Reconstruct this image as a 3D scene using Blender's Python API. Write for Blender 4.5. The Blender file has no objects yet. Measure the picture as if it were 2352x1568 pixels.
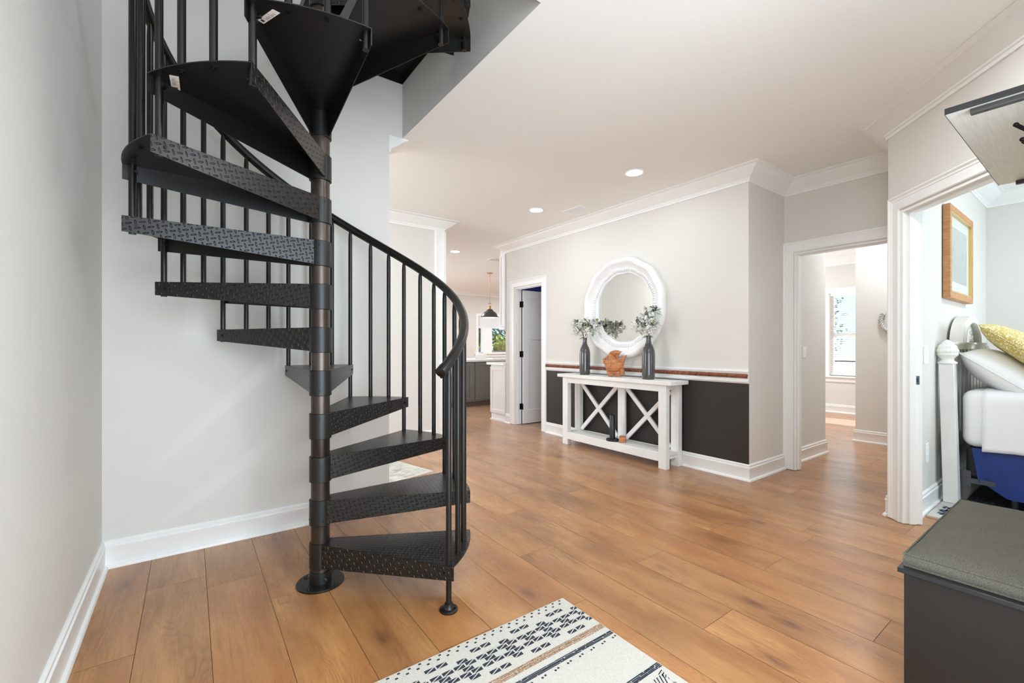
import bpy, bmesh, math, random
from mathutils import Vector, Matrix
PI = math.pi
random.seed(7)
sc = bpy.context.scene
col = sc.collection

# ------------------------------------------------------------------ camera, world, lights, exposure
EYE = 1.19
FPX = 1016.75
cam_d = bpy.data.cameras.new('camera')
cam = bpy.data.objects.new('camera', cam_d)
col.objects.link(cam)
cam.location = (0, 0, EYE)
cam.rotation_euler = (PI / 2, 0, -math.radians(36.0))
cam_d.sensor_width = 36.0
cam_d.lens = FPX / 2352 * 36.0
cam_d.shift_y = (795 - 784) / 2352
cam_d.clip_start = 0.02
sc.camera = cam

vs = sc.view_settings
vs.view_transform = 'Standard'
vs.look = 'None'
vs.gamma = 1.0
vs.use_curve_mapping = False
vs.exposure = 0.12
sc.display_settings.display_device = 'sRGB'
cy = sc.cycles
cy.max_bounces = 10
cy.diffuse_bounces = 6
cy.glossy_bounces = 4
cy.transmission_bounces = 6
cy.transparent_max_bounces = 12
cy.sample_clamp_indirect = 6.0
cy.caustics_reflective = False
cy.caustics_refractive = False
cy.use_denoising = True

world = bpy.data.worlds.new('sky')
sc.world = world
world.use_nodes = True
wn = world.node_tree.nodes
wn['Background'].inputs['Color'].default_value = (0.42, 0.72, 0.92, 1)
wn['Background'].inputs['Strength'].default_value = 1.8

def area_light(name, loc, rot, sx, sy, power, colr=(1, 1, 1)):
    d = bpy.data.lights.new(name, 'AREA')
    d.shape = 'RECTANGLE'
    d.size, d.size_y, d.energy, d.color = sx, sy, power, colr
    o = bpy.data.objects.new(name, d)
    o.location, o.rotation_euler = loc, rot
    col.objects.link(o)
    return o
R = math.radians
DAY = (0.825, 0.925, 1.03)          # daylight, with the photograph's neutral white balance
LAMP = (0.86, 0.94, 1.02)
# daylight through the glazed front entry behind the camera
area_light('daylight_front_entry', (0.70, -0.87, 1.22), (R(100), 0, R(-14)), 1.95, 2.2, 94, DAY)
# daylight through the bedroom windows (south side of the bedroom)
area_light('daylight_bedroom', (5.0, -2.7, 1.5), (R(90), 0, 0), 2.6, 1.5, 55, DAY)
# added fill panel on the living-room side, lifts the ceiling brightness
area_light('fill_living', (-2.8, 4.2, 1.5), (R(90), 0, R(-90)), 1.5, 1.8, 72, DAY)
# added fill panel at the kitchen's left, aimed up for its ceiling
area_light('fill_kitchen', (1.2, 9.0, 1.5), (R(97), 0, R(-90)), 2.6, 1.6, 95, DAY)
# added panel on the far room's hidden side, brightens room and passage
area_light('fill_study', (8.2, 5.1, 1.6), (R(-90), 0, 0), 1.8, 1.5, 62, DAY)
# added panel below the upstairs ceiling, lights the stairwell from above
area_light('fill_upstairs', (2.6, 0.4, 5.3), (R(24), R(28), 0), 2.0, 2.0, 66, DAY)

sun_d = bpy.data.lights.new('sun', 'SUN')
sun_d.energy = 13.0
sun_d.angle = R(1.0)
sun = bpy.data.objects.new('sun', sun_d)
sun.rotation_euler = (R(-8), R(48), 0)
sun.location = (20, -5, 20)
col.objects.link(sun)

# ------------------------------------------------------------------ helpers
def lin(v):
    v = v / 255.0
    return v / 12.92 if v <= 0.04045 else ((v + 0.055) / 1.055) ** 2.4
def rgb(r, g, b):
    return (lin(r), lin(g), lin(b), 1.0)

def mat(name, colr, rough=0.5, metal=0.0, spec=0.5, vary=0.0, vscale=8.0, bump=0.0, bscale=60.0, coat=0.0, stretch=(1, 1, 1), dark=None, emit=None, estr=1.0):
    m = bpy.data.materials.new(name)
    m.use_nodes = True
    nt = m.node_tree
    b = nt.nodes['Principled BSDF']
    b.inputs['Base Color'].default_value = colr
    b.inputs['Roughness'].default_value = rough
    b.inputs['Metallic'].default_value = metal
    b.inputs['Specular IOR Level'].default_value = spec
    b.inputs['Coat Weight'].default_value = coat
    if emit:
        b.inputs['Emission Color'].default_value = emit
        b.inputs['Emission Strength'].default_value = estr
    if vary or bump:
        tc = nt.nodes.new('ShaderNodeTexCoord')
        mp = nt.nodes.new('ShaderNodeMapping')
        mp.inputs['Scale'].default_value = stretch
        nt.links.new(tc.outputs['Object'], mp.inputs['Vector'])
    if vary:
        n = nt.nodes.new('ShaderNodeTexNoise')
        n.inputs['Scale'].default_value = vscale
        n.inputs['Detail'].default_value = 5
        nt.links.new(mp.outputs['Vector'], n.inputs['Vector'])
        mx = nt.nodes.new('ShaderNodeMix')
        mx.data_type = 'RGBA'
        d = dark or tuple(c * (1 - vary) for c in colr[:3]) + (1,)
        mx.inputs[6].default_value = d
        mx.inputs[7].default_value = colr
        rp = nt.nodes.new('ShaderNodeMapRange')
        rp.inputs[1].default_value, rp.inputs[2].default_value = 0.3, 0.65
        nt.links.new(n.outputs['Fac'], rp.inputs[0])
        nt.links.new(rp.outputs[0], mx.inputs[0])
        nt.links.new(mx.outputs[2], b.inputs['Base Color'])
    if bump:
        n2 = nt.nodes.new('ShaderNodeTexNoise')
        n2.inputs['Scale'].default_value = bscale
        n2.inputs['Detail'].default_value = 3
        nt.links.new(mp.outputs['Vector'], n2.inputs['Vector'])
        bp = nt.nodes.new('ShaderNodeBump')
        bp.inputs['Strength'].default_value = bump
        bp.inputs['Distance'].default_value = 0.004
        nt.links.new(n2.outputs['Fac'], bp.inputs['Height'])
        nt.links.new(bp.outputs['Normal'], b.inputs['Normal'])
    return m

OFF = {}
class MB:
    """collects polygons (world coordinates) and links them as one mesh object"""
    def __init__(s):
        s.v, s.f, s.mi, s.k = [], [], [], 0
    def add(s, vs_, fs_):
        n = len(s.v)
        s.v += [Vector(p) for p in vs_]
        for f in fs_:
            s.f.append([i + n for i in f]); s.mi.append(s.k)
        return s
    def box(s, x0, y0, z0, x1, y1, z1):
        x0, x1 = min(x0, x1), max(x0, x1); y0, y1 = min(y0, y1), max(y0, y1); z0, z1 = min(z0, z1), max(z0, z1)
        return s.add([(x0, y0, z0), (x1, y0, z0), (x1, y1, z0), (x0, y1, z0), (x0, y0, z1), (x1, y0, z1), (x1, y1, z1), (x0, y1, z1)],
                     [(0, 3, 2, 1), (4, 5, 6, 7), (0, 1, 5, 4), (1, 2, 6, 5), (2, 3, 7, 6), (3, 0, 4, 7)])
    def fbox(s, O, U, V, W, u0, v0, w0, u1, v1, w1):
        """box in a frame O + u U + v V + w W"""
        O, U, V, W = Vector(O), Vector(U), Vector(V), Vector(W)
        P = [O + U * u + V * v + W * w for w in (w0, w1) for (u, v) in ((u0, v0), (u1, v0), (u1, v1), (u0, v1))]
        fs = [(0, 3, 2, 1), (4, 5, 6, 7), (0, 1, 5, 4), (1, 2, 6, 5), (2, 3, 7, 6), (3, 0, 4, 7)]
        if U.cross(V).dot(W) * (u1 - u0) * (v1 - v0) * (w1 - w0) < 0:
            fs = [tuple(reversed(f)) for f in fs]
        return s.add(P, fs)
    def cyl(s, p0, p1, r0, r1=None, n=16, caps=True):
        return s.tube([p0, p1], [r0, r0 if r1 is None else r1], n, caps)
    def tube(s, pts, r, n=12, caps=True):
        pts = [Vector(p) for p in pts]
        if not isinstance(r, (list, tuple)): r = [r] * len(pts)
        base = len(s.v); prev = None
        for i, p in enumerate(pts):
            t = (pts[min(i + 1, len(pts) - 1)] - pts[max(i - 1, 0)]).normalized()
            if prev is None:
                a = Vector((0, 0, 1)) if abs(t.z) < 0.9 else Vector((1, 0, 0))
                u = t.cross(a).normalized()
            else:
                u = (prev - t * prev.dot(t)).normalized()
            prev = u; w = t.cross(u)
            for k in range(n):
                a = 2 * PI * k / n
                s.v.append(p + (u * math.cos(a) + w * math.sin(a)) * r[i])
        for i in range(len(pts) - 1):
            for k in range(n):
                a, b = base + i * n + k, base + i * n + (k + 1) % n
                s.f.append([a, b, b + n, a + n]); s.mi.append(s.k)
        if caps:
            s.f.append([base + k for k in reversed(range(n))]); s.mi.append(s.k)
            e = base + (len(pts) - 1) * n
            s.f.append([e + k for k in range(n)]); s.mi.append(s.k)
        return s
    def lathe(s, prof, c, n=32, axis=None, U=None, mod=None):
        """revolve (r, h) about the axis through c; mod(angle, r, h) may alter r"""
        c = Vector(c); W = Vector(axis or (0, 0, 1)); U_ = Vector(U or (1, 0, 0)); V_ = W.cross(U_)
        base = len(s.v); m = len(prof)
        for k in range(n):
            a = 2 * PI * k / n
            for (r, h) in prof:
                rr = mod(a, r, h) if mod else r
                s.v.append(c + (U_ * math.cos(a) + V_ * math.sin(a)) * rr + W * h)
        for k in range(n):
            k2 = (k + 1) % n
            for i in range(m - 1):
                s.f.append([base + k * m + i, base + k2 * m + i, base + k2 * m + i + 1, base + k * m + i + 1]); s.mi.append(s.k)
        return s
    def prism(s, poly, z0, z1, O=(0, 0, 0), U=(1, 0, 0), V=(0, 1, 0), W=(0, 0, 1)):
        O, U, V, W = Vector(O), Vector(U), Vector(V), Vector(W)
        n = len(poly)
        P = [O + U * p[0] + V * p[1] + W * z0 for p in poly] + [O + U * p[0] + V * p[1] + W * z1 for p in poly]
        fs = [tuple(reversed(range(n))), tuple(range(n, 2 * n))] + [(i, (i + 1) % n, n + (i + 1) % n, n + i) for i in range(n)]
        return s.add(P, fs)
    def sweep(s, path, prof, O=(0, 0, 0), U=(1, 0, 0), V=(0, 1, 0), W=(0, 0, 1), caps=True):
        """sweep profile (offset to the left of travel, height) along a mitred 2-D path"""
        O, U, V, W = Vector(O), Vector(U), Vector(V), Vector(W)
        path = [Vector(p) for p in path]; m = len(prof); base = len(s.v); n = len(path)
        def nl(a, b):
            d = (b - a).normalized(); return Vector((-d.y, d.x))
        for i, p in enumerate(path):
            if i == 0: q = nl(p, path[1])
            elif i == n - 1: q = nl(path[i - 1], p)
            else:
                a, b = nl(path[i - 1], p), nl(p, path[i + 1])
                q = (a + b) / max(0.15, 1 + a.dot(b))
            for (o, h) in prof:
                c = p + q * o
                s.v.append(O + U * c.x + V * c.y + W * h)
        for i in range(n - 1):
            for k in range(m - 1):
                a = base + i * m + k
                s.f.append([a, a + 1, a + m + 1, a + m]); s.mi.append(s.k)
        if caps:
            s.f.append([base + k for k in range(m)]); s.mi.append(s.k)
            s.f.append([base + (n - 1) * m + k for k in reversed(range(m))]); s.mi.append(s.k)
        return s
    def ball(s, c, r, n=12, m=8, sc_=(1, 1, 1)):
        c = Vector(c); base = len(s.v)
        s.v.append(c + Vector((0, 0, r * sc_[2])))
        for i in range(1, m):
            th = PI * i / m
            for k in range(n):
                a = 2 * PI * k / n
                s.v.append(c + Vector((r * sc_[0] * math.sin(th) * math.cos(a), r * sc_[1] * math.sin(th) * math.sin(a), r * sc_[2] * math.cos(th))))
        s.v.append(c - Vector((0, 0, r * sc_[2]))); last = len(s.v) - 1
        for k in range(n):
            s.f.append([base, base + 1 + k, base + 1 + (k + 1) % n]); s.mi.append(s.k)
            s.f.append([last, base + 1 + (m - 2) * n + (k + 1) % n, base + 1 + (m - 2) * n + k]); s.mi.append(s.k)
        for i in range(m - 2):
            for k in range(n):
                a = base + 1 + i * n + k; b = base + 1 + i * n + (k + 1) % n
                s.f.append([a, a + n, b + n, b]); s.mi.append(s.k)
        return s
    def grid(s, P, nu, nv, closed_u=False):
        """P(i, j) -> point; nu x nv points"""
        base = len(s.v)
        for i in range(nu):
            for j in range(nv): s.v.append(Vector(P(i, j)))
        for i in range(nu if closed_u else nu - 1):
            for j in range(nv - 1):
                i2 = (i + 1) % nu
                s.f.append([base + i * nv + j, base + i2 * nv + j, base + i2 * nv + j + 1, base + i * nv + j + 1]); s.mi.append(s.k)
        return s
    def build(s, name, mats, parent=None, smooth=False, bevel=0.0, base=None, fix=False, ang=35, subsurf=0):
        off = Vector((0, 0, 0))
        if parent is not None: off = OFF.get(parent.name, off)
        elif base is not None: off = Vector(base)
        me = bpy.data.meshes.new(name)
        me.from_pydata([tuple(p - off) for p in s.v], [], s.f)
        if not isinstance(mats, (list, tuple)): mats = [mats]
        for m_ in mats: me.materials.append(m_)
        if len(mats) > 1: me.polygons.foreach_set('material_index', s.mi)
        me.validate()
        if fix or True:
            bm = bmesh.new(); bm.from_mesh(me)
            bmesh.ops.recalc_face_normals(bm, faces=bm.faces)
            bm.to_mesh(me); bm.free()
        if smooth:
            me.shade_smooth()
            if ang < 180: me.set_sharp_from_angle(angle=R(ang))
        o = bpy.data.objects.new(name, me)
        col.objects.link(o)
        if parent is not None: o.parent = parent
        else: o.location = off
        OFF[o.name] = off
        if bevel:
            b = o.modifiers.new('bevel', 'BEVEL')
            b.width = bevel; b.segments = 2; b.limit_method = 'ANGLE'; b.angle_limit = R(40)
            me.shade_smooth(); me.set_sharp_from_angle(angle=R(50))
        if subsurf:
            q = o.modifiers.new('sub', 'SUBSURF'); q.levels = subsurf; q.render_levels = subsurf
        return o

def thing(name, label, cat, loc, group=None):
    o = bpy.data.objects.new(name, None)
    o.empty_display_size = 0.1
    col.objects.link(o)
    o.location = loc
    OFF[o.name] = Vector(loc)
    o['label'] = label; o['category'] = cat
    if group: o['group'] = group
    return o
def tag(o, label, cat, group=None, kind=None):
    o['label'] = label; o['category'] = cat
    if group: o['group'] = group
    if kind: o['kind'] = kind
    return o
def struct(o, label=None):
    o['kind'] = 'structure'
    if label: o['label'] = label
    return o
def copy_tree(o, parent=None):
    c = o.copy(); col.objects.link(c)
    if parent is not None: c.parent = parent
    for ch in list(o.children): copy_tree(ch, c)
    return c

# ------------------------------------------------------------------ materials
M = {}
M['wall'] = mat('wall_paint', rgb(222, 219, 213), 0.65, spec=0.25, bump=0.04, bscale=220)
M['ceil'] = mat('ceiling_paint', rgb(244, 243, 240), 0.8, spec=0.2)
M['trim'] = mat('trim_white', rgb(243, 243, 241), 0.35, spec=0.4)
M['door'] = mat('door_white', rgb(240, 240, 239), 0.4, spec=0.4)
M['wains'] = mat('wainscot_black', rgb(52, 48, 45), 0.45, spec=0.35)
M['navy'] = mat('navy_paint', rgb(28, 44, 120), 0.6)
M['black'] = mat('stair_black', rgb(20, 18, 16), 0.4, spec=0.5)
M['blackrail'] = mat('rail_black', rgb(16, 14, 12), 0.33, spec=0.5)
M['bronze'] = mat('hardware_black', rgb(26, 25, 25), 0.35, metal=0.6)
M['pole'] = mat('raw_steel_pole', rgb(96, 86, 80), 0.34, metal=0.85, vary=0.45, vscale=6, stretch=(1, 1, 0.35), dark=rgb(50, 42, 38))
M['chrome'] = mat('chrome', rgb(210, 210, 210), 0.2, metal=1.0)
M['rope'] = mat('copper_rope', rgb(150, 88, 52), 0.45, vary=0.3, vscale=30, dark=rgb(96, 50, 26))
M['white_wood'] = mat('white_painted_wood', rgb(238, 237, 233), 0.55, vary=0.08, vscale=5, stretch=(1, 1, 1), bump=0.12, bscale=40)
M['vase'] = mat('grey_glaze', rgb(72, 72, 72), 0.12, spec=0.6, coat=0.5, vary=0.25, vscale=5, stretch=(6, 6, 0.6))
M['fish'] = mat('carved_wood', rgb(206, 138, 88), 0.5, vary=0.5, vscale=9, stretch=(1, 1, 5), dark=rgb(150, 88, 48), bump=0.25, bscale=50)
M['candle'] = mat('black_ceramic', rgb(22, 22, 24), 0.3)
M['mirror'] = mat('mirror_silver', rgb(225, 225, 222), 0.02, metal=1.0)
M['mirror_frame'] = mat('mirror_frame_white', rgb(242, 242, 241), 0.35)
M['leaf'] = mat('leaf_green', rgb(150, 176, 84), 0.5, vary=0.3, vscale=20)
M['sage'] = mat('leaf_sage', rgb(222, 230, 226), 0.6, vary=0.12, vscale=25)
M['petal'] = mat('petal_white', rgb(246, 245, 240), 0.6)
M['berry'] = mat('berry_dark', rgb(40, 44, 52), 0.35)
M['stem'] = mat('stem_brown', rgb(110, 92, 66), 0.7)
M['grey_cab'] = mat('cabinet_grey', rgb(116, 116, 112), 0.45)
M['kick'] = mat('toe_kick', rgb(96, 84, 74), 0.6)
M['counter'] = mat('quartz_white', rgb(245, 245, 243), 0.2)
M['brass'] = mat('brass', rgb(200, 165, 110), 0.25, metal=1.0)
M['shade'] = mat('pendant_grey', rgb(78, 78, 78), 0.35, metal=0.6)
M['inner_shade'] = mat('pendant_inner', rgb(240, 240, 236), 0.5)
M['lamp_lens'] = mat('lamp_lens', rgb(255, 255, 255), 0.5, emit=(1, 0.98, 0.94, 1), estr=14)
M['oak'] = mat('oak_frame', rgb(204, 150, 100), 0.5, vary=0.3, vscale=14, stretch=(1, 1, 6), dark=rgb(176, 120, 76))
M['gold'] = mat('gold_fillet', rgb(226, 196, 120), 0.3, metal=0.8)
M['matboard'] = mat('mat_board', rgb(206, 207, 198), 0.7)
M['bench'] = mat('bench_black', rgb(38, 34, 31), 0.5, spec=0.35, vary=0.12, vscale=4)
M['bench_top'] = mat('bench_top_black', rgb(36, 36, 38), 0.3, vary=0.3, vscale=20, stretch=(1, 12, 12))
M['cleat'] = mat('cleat_dark', rgb(58, 57, 55), 0.4)
M['white'] = mat('plastic_white', rgb(244, 244, 242), 0.4)
M['sheet'] = mat('sheet_white', rgb(246, 246, 246), 0.75, bump=0.25, bscale=14)
M['blue_skirt'] = mat('bed_skirt_blue', rgb(18, 56, 132), 0.4, vary=0.25, vscale=5, stretch=(1, 3, 1))
M['spring'] = mat('box_spring_black', rgb(30, 30, 34), 0.7)
M['bluepil'] = mat('pillow_blue', rgb(140, 172, 205), 0.8, vary=0.3, vscale=30)
M['steel'] = mat('frame_steel', rgb(92, 96, 102), 0.35, metal=0.8)
M['grill'] = mat('grill_cover', rgb(120, 128, 142), 0.7, vary=0.4, vscale=16)
M['planter'] = mat('planter_wood', rgb(150, 130, 112), 0.8, vary=0.4, vscale=10)
M['silver_rope'] = mat('silver_rope', rgb(196, 194, 188), 0.4, metal=0.3)
M['ext'] = mat('outside_white', rgb(235, 236, 238), 0.6)
M['ground'] = mat('outside_ground', rgb(214, 190, 176), 0.9, vary=0.2, vscale=0.8)
M['bush'] = mat('bush_green', rgb(110, 140, 78), 0.8, vary=0.6, vscale=3, dark=rgb(44, 66, 40))
M['bush2'] = mat('bush_yellow', rgb(196, 190, 90), 0.8, vary=0.5, vscale=4, dark=rgb(86, 116, 50))
M['teal'] = mat('tree_teal', rgb(90, 140, 130), 0.8, vary=0.6, vscale=2.5, dark=rgb(30, 70, 64))
M['bark'] = mat('bark', rgb(86, 70, 58), 0.9)
M['ink'] = mat('label_ink', rgb(60, 56, 54), 0.7)
M['sticker'] = mat('label_paper', rgb(232, 220, 212), 0.7)

def node_mat(name):
    m = bpy.data.materials.new(name); m.use_nodes = True
    return m, m.node_tree, m.node_tree.nodes['Principled BSDF']
class NG:
    def __init__(s, nt): s.nt = nt
    def m(s, op, a, b=0.0, c=0.0):
        n = s.nt.nodes.new('ShaderNodeMath'); n.operation = op
        for i, x in enumerate((a, b, c)):
            if isinstance(x, (int, float)): n.inputs[i].default_value = x
            else: s.nt.links.new(x, n.inputs[i])
        return n.outputs[0]
    def mix(s, f, a, b, bt='MIX'):
        n = s.nt.nodes.new('ShaderNodeMix'); n.data_type = 'RGBA'; n.blend_type = bt
        for i, x in ((0, f), (6, a), (7, b)):
            if isinstance(x, (int, float)): n.inputs[i].default_value = x
            elif isinstance(x, tuple): n.inputs[i].default_value = x
            else: s.nt.links.new(x, n.inputs[i])
        return n.outputs[2]
    def sep(s, v):
        n = s.nt.nodes.new('ShaderNodeSeparateXYZ'); s.nt.links.new(v, n.inputs[0]); return n.outputs
    def comb(s, x, y, z):
        n = s.nt.nodes.new('ShaderNodeCombineXYZ')
        for i, q in enumerate((x, y, z)):
            if isinstance(q, (int, float)): n.inputs[i].default_value = q
            else: s.nt.links.new(q, n.inputs[i])
        return n.outputs[0]
    def noise(s, v, scale, detail=3, rough=0.5, dist=0.0):
        n = s.nt.nodes.new('ShaderNodeTexNoise'); s.nt.links.new(v, n.inputs['Vector'])
        n.inputs['Scale'].default_value = scale; n.inputs['Detail'].default_value = detail
        n.inputs['Roughness'].default_value = rough; n.inputs['Distortion'].default_value = dist
        return n.outputs['Fac']
    def rng(s, f, a, b, c=0.0, d=1.0):
        n = s.nt.nodes.new('ShaderNodeMapRange'); s.nt.links.new(f, n.inputs[0])
        for i, x in enumerate((a, b, c, d)): n.inputs[i + 1].default_value = x
        return n.outputs[0]

def make_floor_mat():
    m, nt, b = node_mat('oak_plank_floor'); g = NG(nt)
    uv = nt.nodes.new('ShaderNodeUVMap'); uv.uv_map = 'UVMap'
    at = nt.nodes.new('ShaderNodeAttribute'); at.attribute_name = 'rnd'
    u, v, _ = g.sep(uv.outputs[0])
    r1, r2, r3 = g.sep(at.outputs['Vector'])
    off = g.m('MULTIPLY', r1, 37.0)
    p = g.comb(g.m('ADD', u, off), g.m('ADD', v, g.m('MULTIPLY', r2, 53.0)), g.m('MULTIPLY', r3, 11.0))
    def scaled(sx, sy):
        n = nt.nodes.new('ShaderNodeVectorMath'); n.operation = 'MULTIPLY'
        nt.links.new(p, n.inputs[0]); n.inputs[1].default_value = (sx, sy, 1); return n.outputs[0]
    broad = g.noise(scaled(7, 1.5), 1.0, 3, 0.55, 0.6)
    warp = g.noise(scaled(6.5, 1.1), 1.0, 2.0, 0.5, 0.35)
    rings = g.m('ABSOLUTE', g.m('SINE', g.m('MULTIPLY', warp, 95.0)))
    ringm = g.m('MULTIPLY', g.m('SUBTRACT', 1.0, g.m('POWER', rings, 0.6)), g.rng(g.noise(scaled(5, 1.3), 1.3, 2), 0.45, 0.62))
    fine = g.noise(scaled(150, 5), 1.0, 3, 0.65)
    # knots and dark flecks
    vo = nt.nodes.new('ShaderNodeTexVoronoi'); nt.links.new(scaled(4.6, 2.1), vo.inputs['Vector']); vo.inputs['Scale'].default_value = 1.0
    kd = g.rng(vo.outputs['Distance'], 0.02, 0.16, 1.0, 0.0)
    cr = g.sep(vo.outputs['Color'])[0]
    knot = g.m('MULTIPLY', g.m('MULTIPLY', kd, g.rng(cr, 0.38, 0.55)), g.rng(g.noise(scaled(40, 14), 1.0, 3), 0.25, 0.6))
    smk = g.m('MULTIPLY', g.rng(vo.outputs['Distance'], 0.0, 0.5, 1.0, 0.0), g.rng(cr, 0.5, 0.75))
    c = g.mix(g.rng(broad, 0.3, 0.7), rgb(152, 97, 50), rgb(196, 144, 88))
    c = g.mix(g.m('MULTIPLY', g.rng(r2, 0, 1), 0.35), c, rgb(176, 116, 64))
    c = g.mix(g.m('MULTIPLY', smk, 0.62), c, rgb(122, 72, 38))
    c = g.mix(g.m('MULTIPLY', ringm, 0.5), c, rgb(106, 62, 32))
    c = g.mix(g.m('MULTIPLY', g.rng(fine, 0.5, 0.72), 0.42), c, rgb(120, 76, 42))
    c = g.mix(g.m('MULTIPLY', knot, 0.85), c, rgb(74, 40, 20))
    c = g.mix(1.0, c, g.mix(r3, (0.9, 0.9, 0.9, 1), (1.04, 1.03, 1.02, 1)), 'MULTIPLY')
    nt.links.new(c, b.inputs['Base Color'])
    ro = g.rng(fine, 0.3, 0.7, 0.24, 0.36)
    nt.links.new(ro, b.inputs['Roughness'])
    b.inputs['Specular IOR Level'].default_value = 0.5
    b.inputs['Coat Weight'].default_value = 0.2; b.inputs['Coat Roughness'].default_value = 0.3
    b.inputs['Sheen Weight'].default_value = 0.25; b.inputs['Sheen Roughness'].default_value = 0.3; b.inputs['Sheen Tint'].default_value = (1.0, 0.97, 0.93, 1)
    bp = nt.nodes.new('ShaderNodeBump'); bp.inputs['Strength'].default_value = 0.12; bp.inputs['Distance'].default_value = 0.001
    nt.links.new(g.m('ADD', fine, g.m('MULTIPLY', ringm, 0.5)), bp.inputs['Height']); nt.links.new(bp.outputs[0], b.inputs['Normal'])
    return m
M['floor'] = make_floor_mat()

def make_diamond_mat():
    m, nt, b = node_mat('black_diamond_plate'); g = NG(nt)
    b.inputs['Base Color'].default_value = rgb(28, 26, 24); b.inputs['Roughness'].default_value = 0.30
    uv = nt.nodes.new('ShaderNodeUVMap'); uv.uv_map = 'UVMap'
    u, v, _ = g.sep(uv.outputs[0])
    S = 0.0225
    ca_, sa_ = math.cos(R(14)) / S, math.sin(R(14)) / S
    us = g.m('ADD', g.m('MULTIPLY', u, ca_), g.m('MULTIPLY', v, sa_))
    vs2 = g.m('SUBTRACT', g.m('MULTIPLY', v, ca_), g.m('MULTIPLY', u, sa_))
    i, j = g.m('FLOOR', us), g.m('FLOOR', vs2)
    lx, ly = g.m('SUBTRACT', g.m('SUBTRACT', us, i), 0.5), g.m('SUBTRACT', g.m('SUBTRACT', vs2, j), 0.5)
    par = g.m('MULTIPLY', g.m('FRACT', g.m('MULTIPLY', g.m('ADD', i, j), 0.5)), 2.0)
    sg = g.m('SUBTRACT', g.m('MULTIPLY', par, 2.0), 1.0)
    inv = g.m('SUBTRACT', 1.0, par)
    a = g.m('ADD', g.m('MULTIPLY', lx, par), g.m('MULTIPLY', ly, inv))
    c = g.m('ADD', g.m('MULTIPLY', ly, par), g.m('MULTIPLY', lx, inv))
    d = g.m('SQRT', g.m('ADD', g.m('POWER', g.m('DIVIDE', a, 0.54), 2.0), g.m('POWER', g.m('DIVIDE', c, 0.17), 2.0)))
    h = g.rng(d, 0.45, 1.0, 1.0, 0.0)
    bp = nt.nodes.new('ShaderNodeBump'); bp.inputs['Strength'].default_value = 1.0; bp.inputs['Distance'].default_value = 0.003
    nt.links.new(h, bp.inputs['Height']); nt.links.new(bp.outputs[0], b.inputs['Normal'])
    return m
M['plate'] = make_diamond_mat()

def make_fabric(name, c1, c2, scale=420):
    m, nt, b = node_mat(name); g = NG(nt)
    tc = nt.nodes.new('ShaderNodeTexCoord')
    n1 = g.noise(tc.outputs['Object'], scale, 2); n2 = g.noise(tc.outputs['Object'], 40, 3)
    c = g.mix(g.rng(n1, 0.35, 0.65), c1, c2); c = g.mix(g.m('MULTIPLY', n2, 0.25), c, c1)
    nt.links.new(c, b.inputs['Base Color']); b.inputs['Roughness'].default_value = 0.9
    b.inputs['Specular IOR Level'].default_value = 0.2
    bp = nt.nodes.new('ShaderNodeBump'); bp.inputs['Strength'].default_value = 0.25; bp.inputs['Distance'].default_value = 0.001
    nt.links.new(n1, bp.inputs['Height']); nt.links.new(bp.outputs[0], b.inputs['Normal'])
    return m
M['cushion'] = make_fabric('cushion_charcoal', rgb(80, 77, 68), rgb(112, 108, 97))
M['rug'] = make_fabric('rug_cream', rgb(192, 187, 177), rgb(208, 204, 194), 260)
M['rug_dark'] = make_fabric('rug_navy', rgb(38, 42, 52), rgb(66, 72, 82), 300)
M['rug_brown'] = make_fabric('rug_brown', rgb(120, 86, 62), rgb(200, 170, 142), 240)

def make_yellow():
    m, nt, b = node_mat('pillow_yellow_scroll'); g = NG(nt)
    tc = nt.nodes.new('ShaderNodeTexCoord')
    vo = nt.nodes.new('ShaderNodeTexVoronoi'); vo.inputs['Scale'].default_value = 34
    wv = g.noise(tc.outputs['Object'], 38, 3)
    nt.links.new(tc.outputs['Object'], vo.inputs['Vector'])
    s = g.m('SINE', g.m('MULTIPLY', g.m('ADD', g.m('MULTIPLY', vo.outputs['Distance'], 0.7), g.m('MULTIPLY', wv, 1.2)), 17.0))
    c = g.mix(g.rng(s, 0.35, 0.75), rgb(196, 174, 92), rgb(236, 228, 190))
    nt.links.new(c, b.inputs['Base Color']); b.inputs['Roughness'].default_value = 0.85
    return m
M['yellow'] = make_yellow()

def make_glass():
    m, nt, b = node_mat('window_glass')
    out = nt.nodes['Material Output']
    tr = nt.nodes.new('ShaderNodeBsdfTransparent'); gl = nt.nodes.new('ShaderNodeBsdfGlossy'); gl.inputs['Roughness'].default_value = 0.02
    mx = nt.nodes.new('ShaderNodeMixShader'); mx.inputs[0].default_value = 0.06
    nt.links.new(tr.outputs[0], mx.inputs[1]); nt.links.new(gl.outputs[0], mx.inputs[2]); nt.links.new(mx.outputs[0], out.inputs['Surface'])
    return m
M['glass'] = make_glass()
def make_blind(name, c):
    m, nt, b = node_mat(name)
    out = nt.nodes['Material Output']
    b.inputs['Base Color'].default_value = c; b.inputs['Roughness'].default_value = 0.5
    tl = nt.nodes.new('ShaderNodeBsdfTranslucent'); tl.inputs['Color'].default_value = c
    mx = nt.nodes.new('ShaderNodeMixShader'); mx.inputs[0].default_value = 0.7
    nt.links.new(b.outputs[0], mx.inputs[1]); nt.links.new(tl.outputs[0], mx.inputs[2]); nt.links.new(mx.outputs[0], out.inputs['Surface'])
    return m
M['blind'] = make_blind('blind_white', rgb(248, 248, 248))

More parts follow.
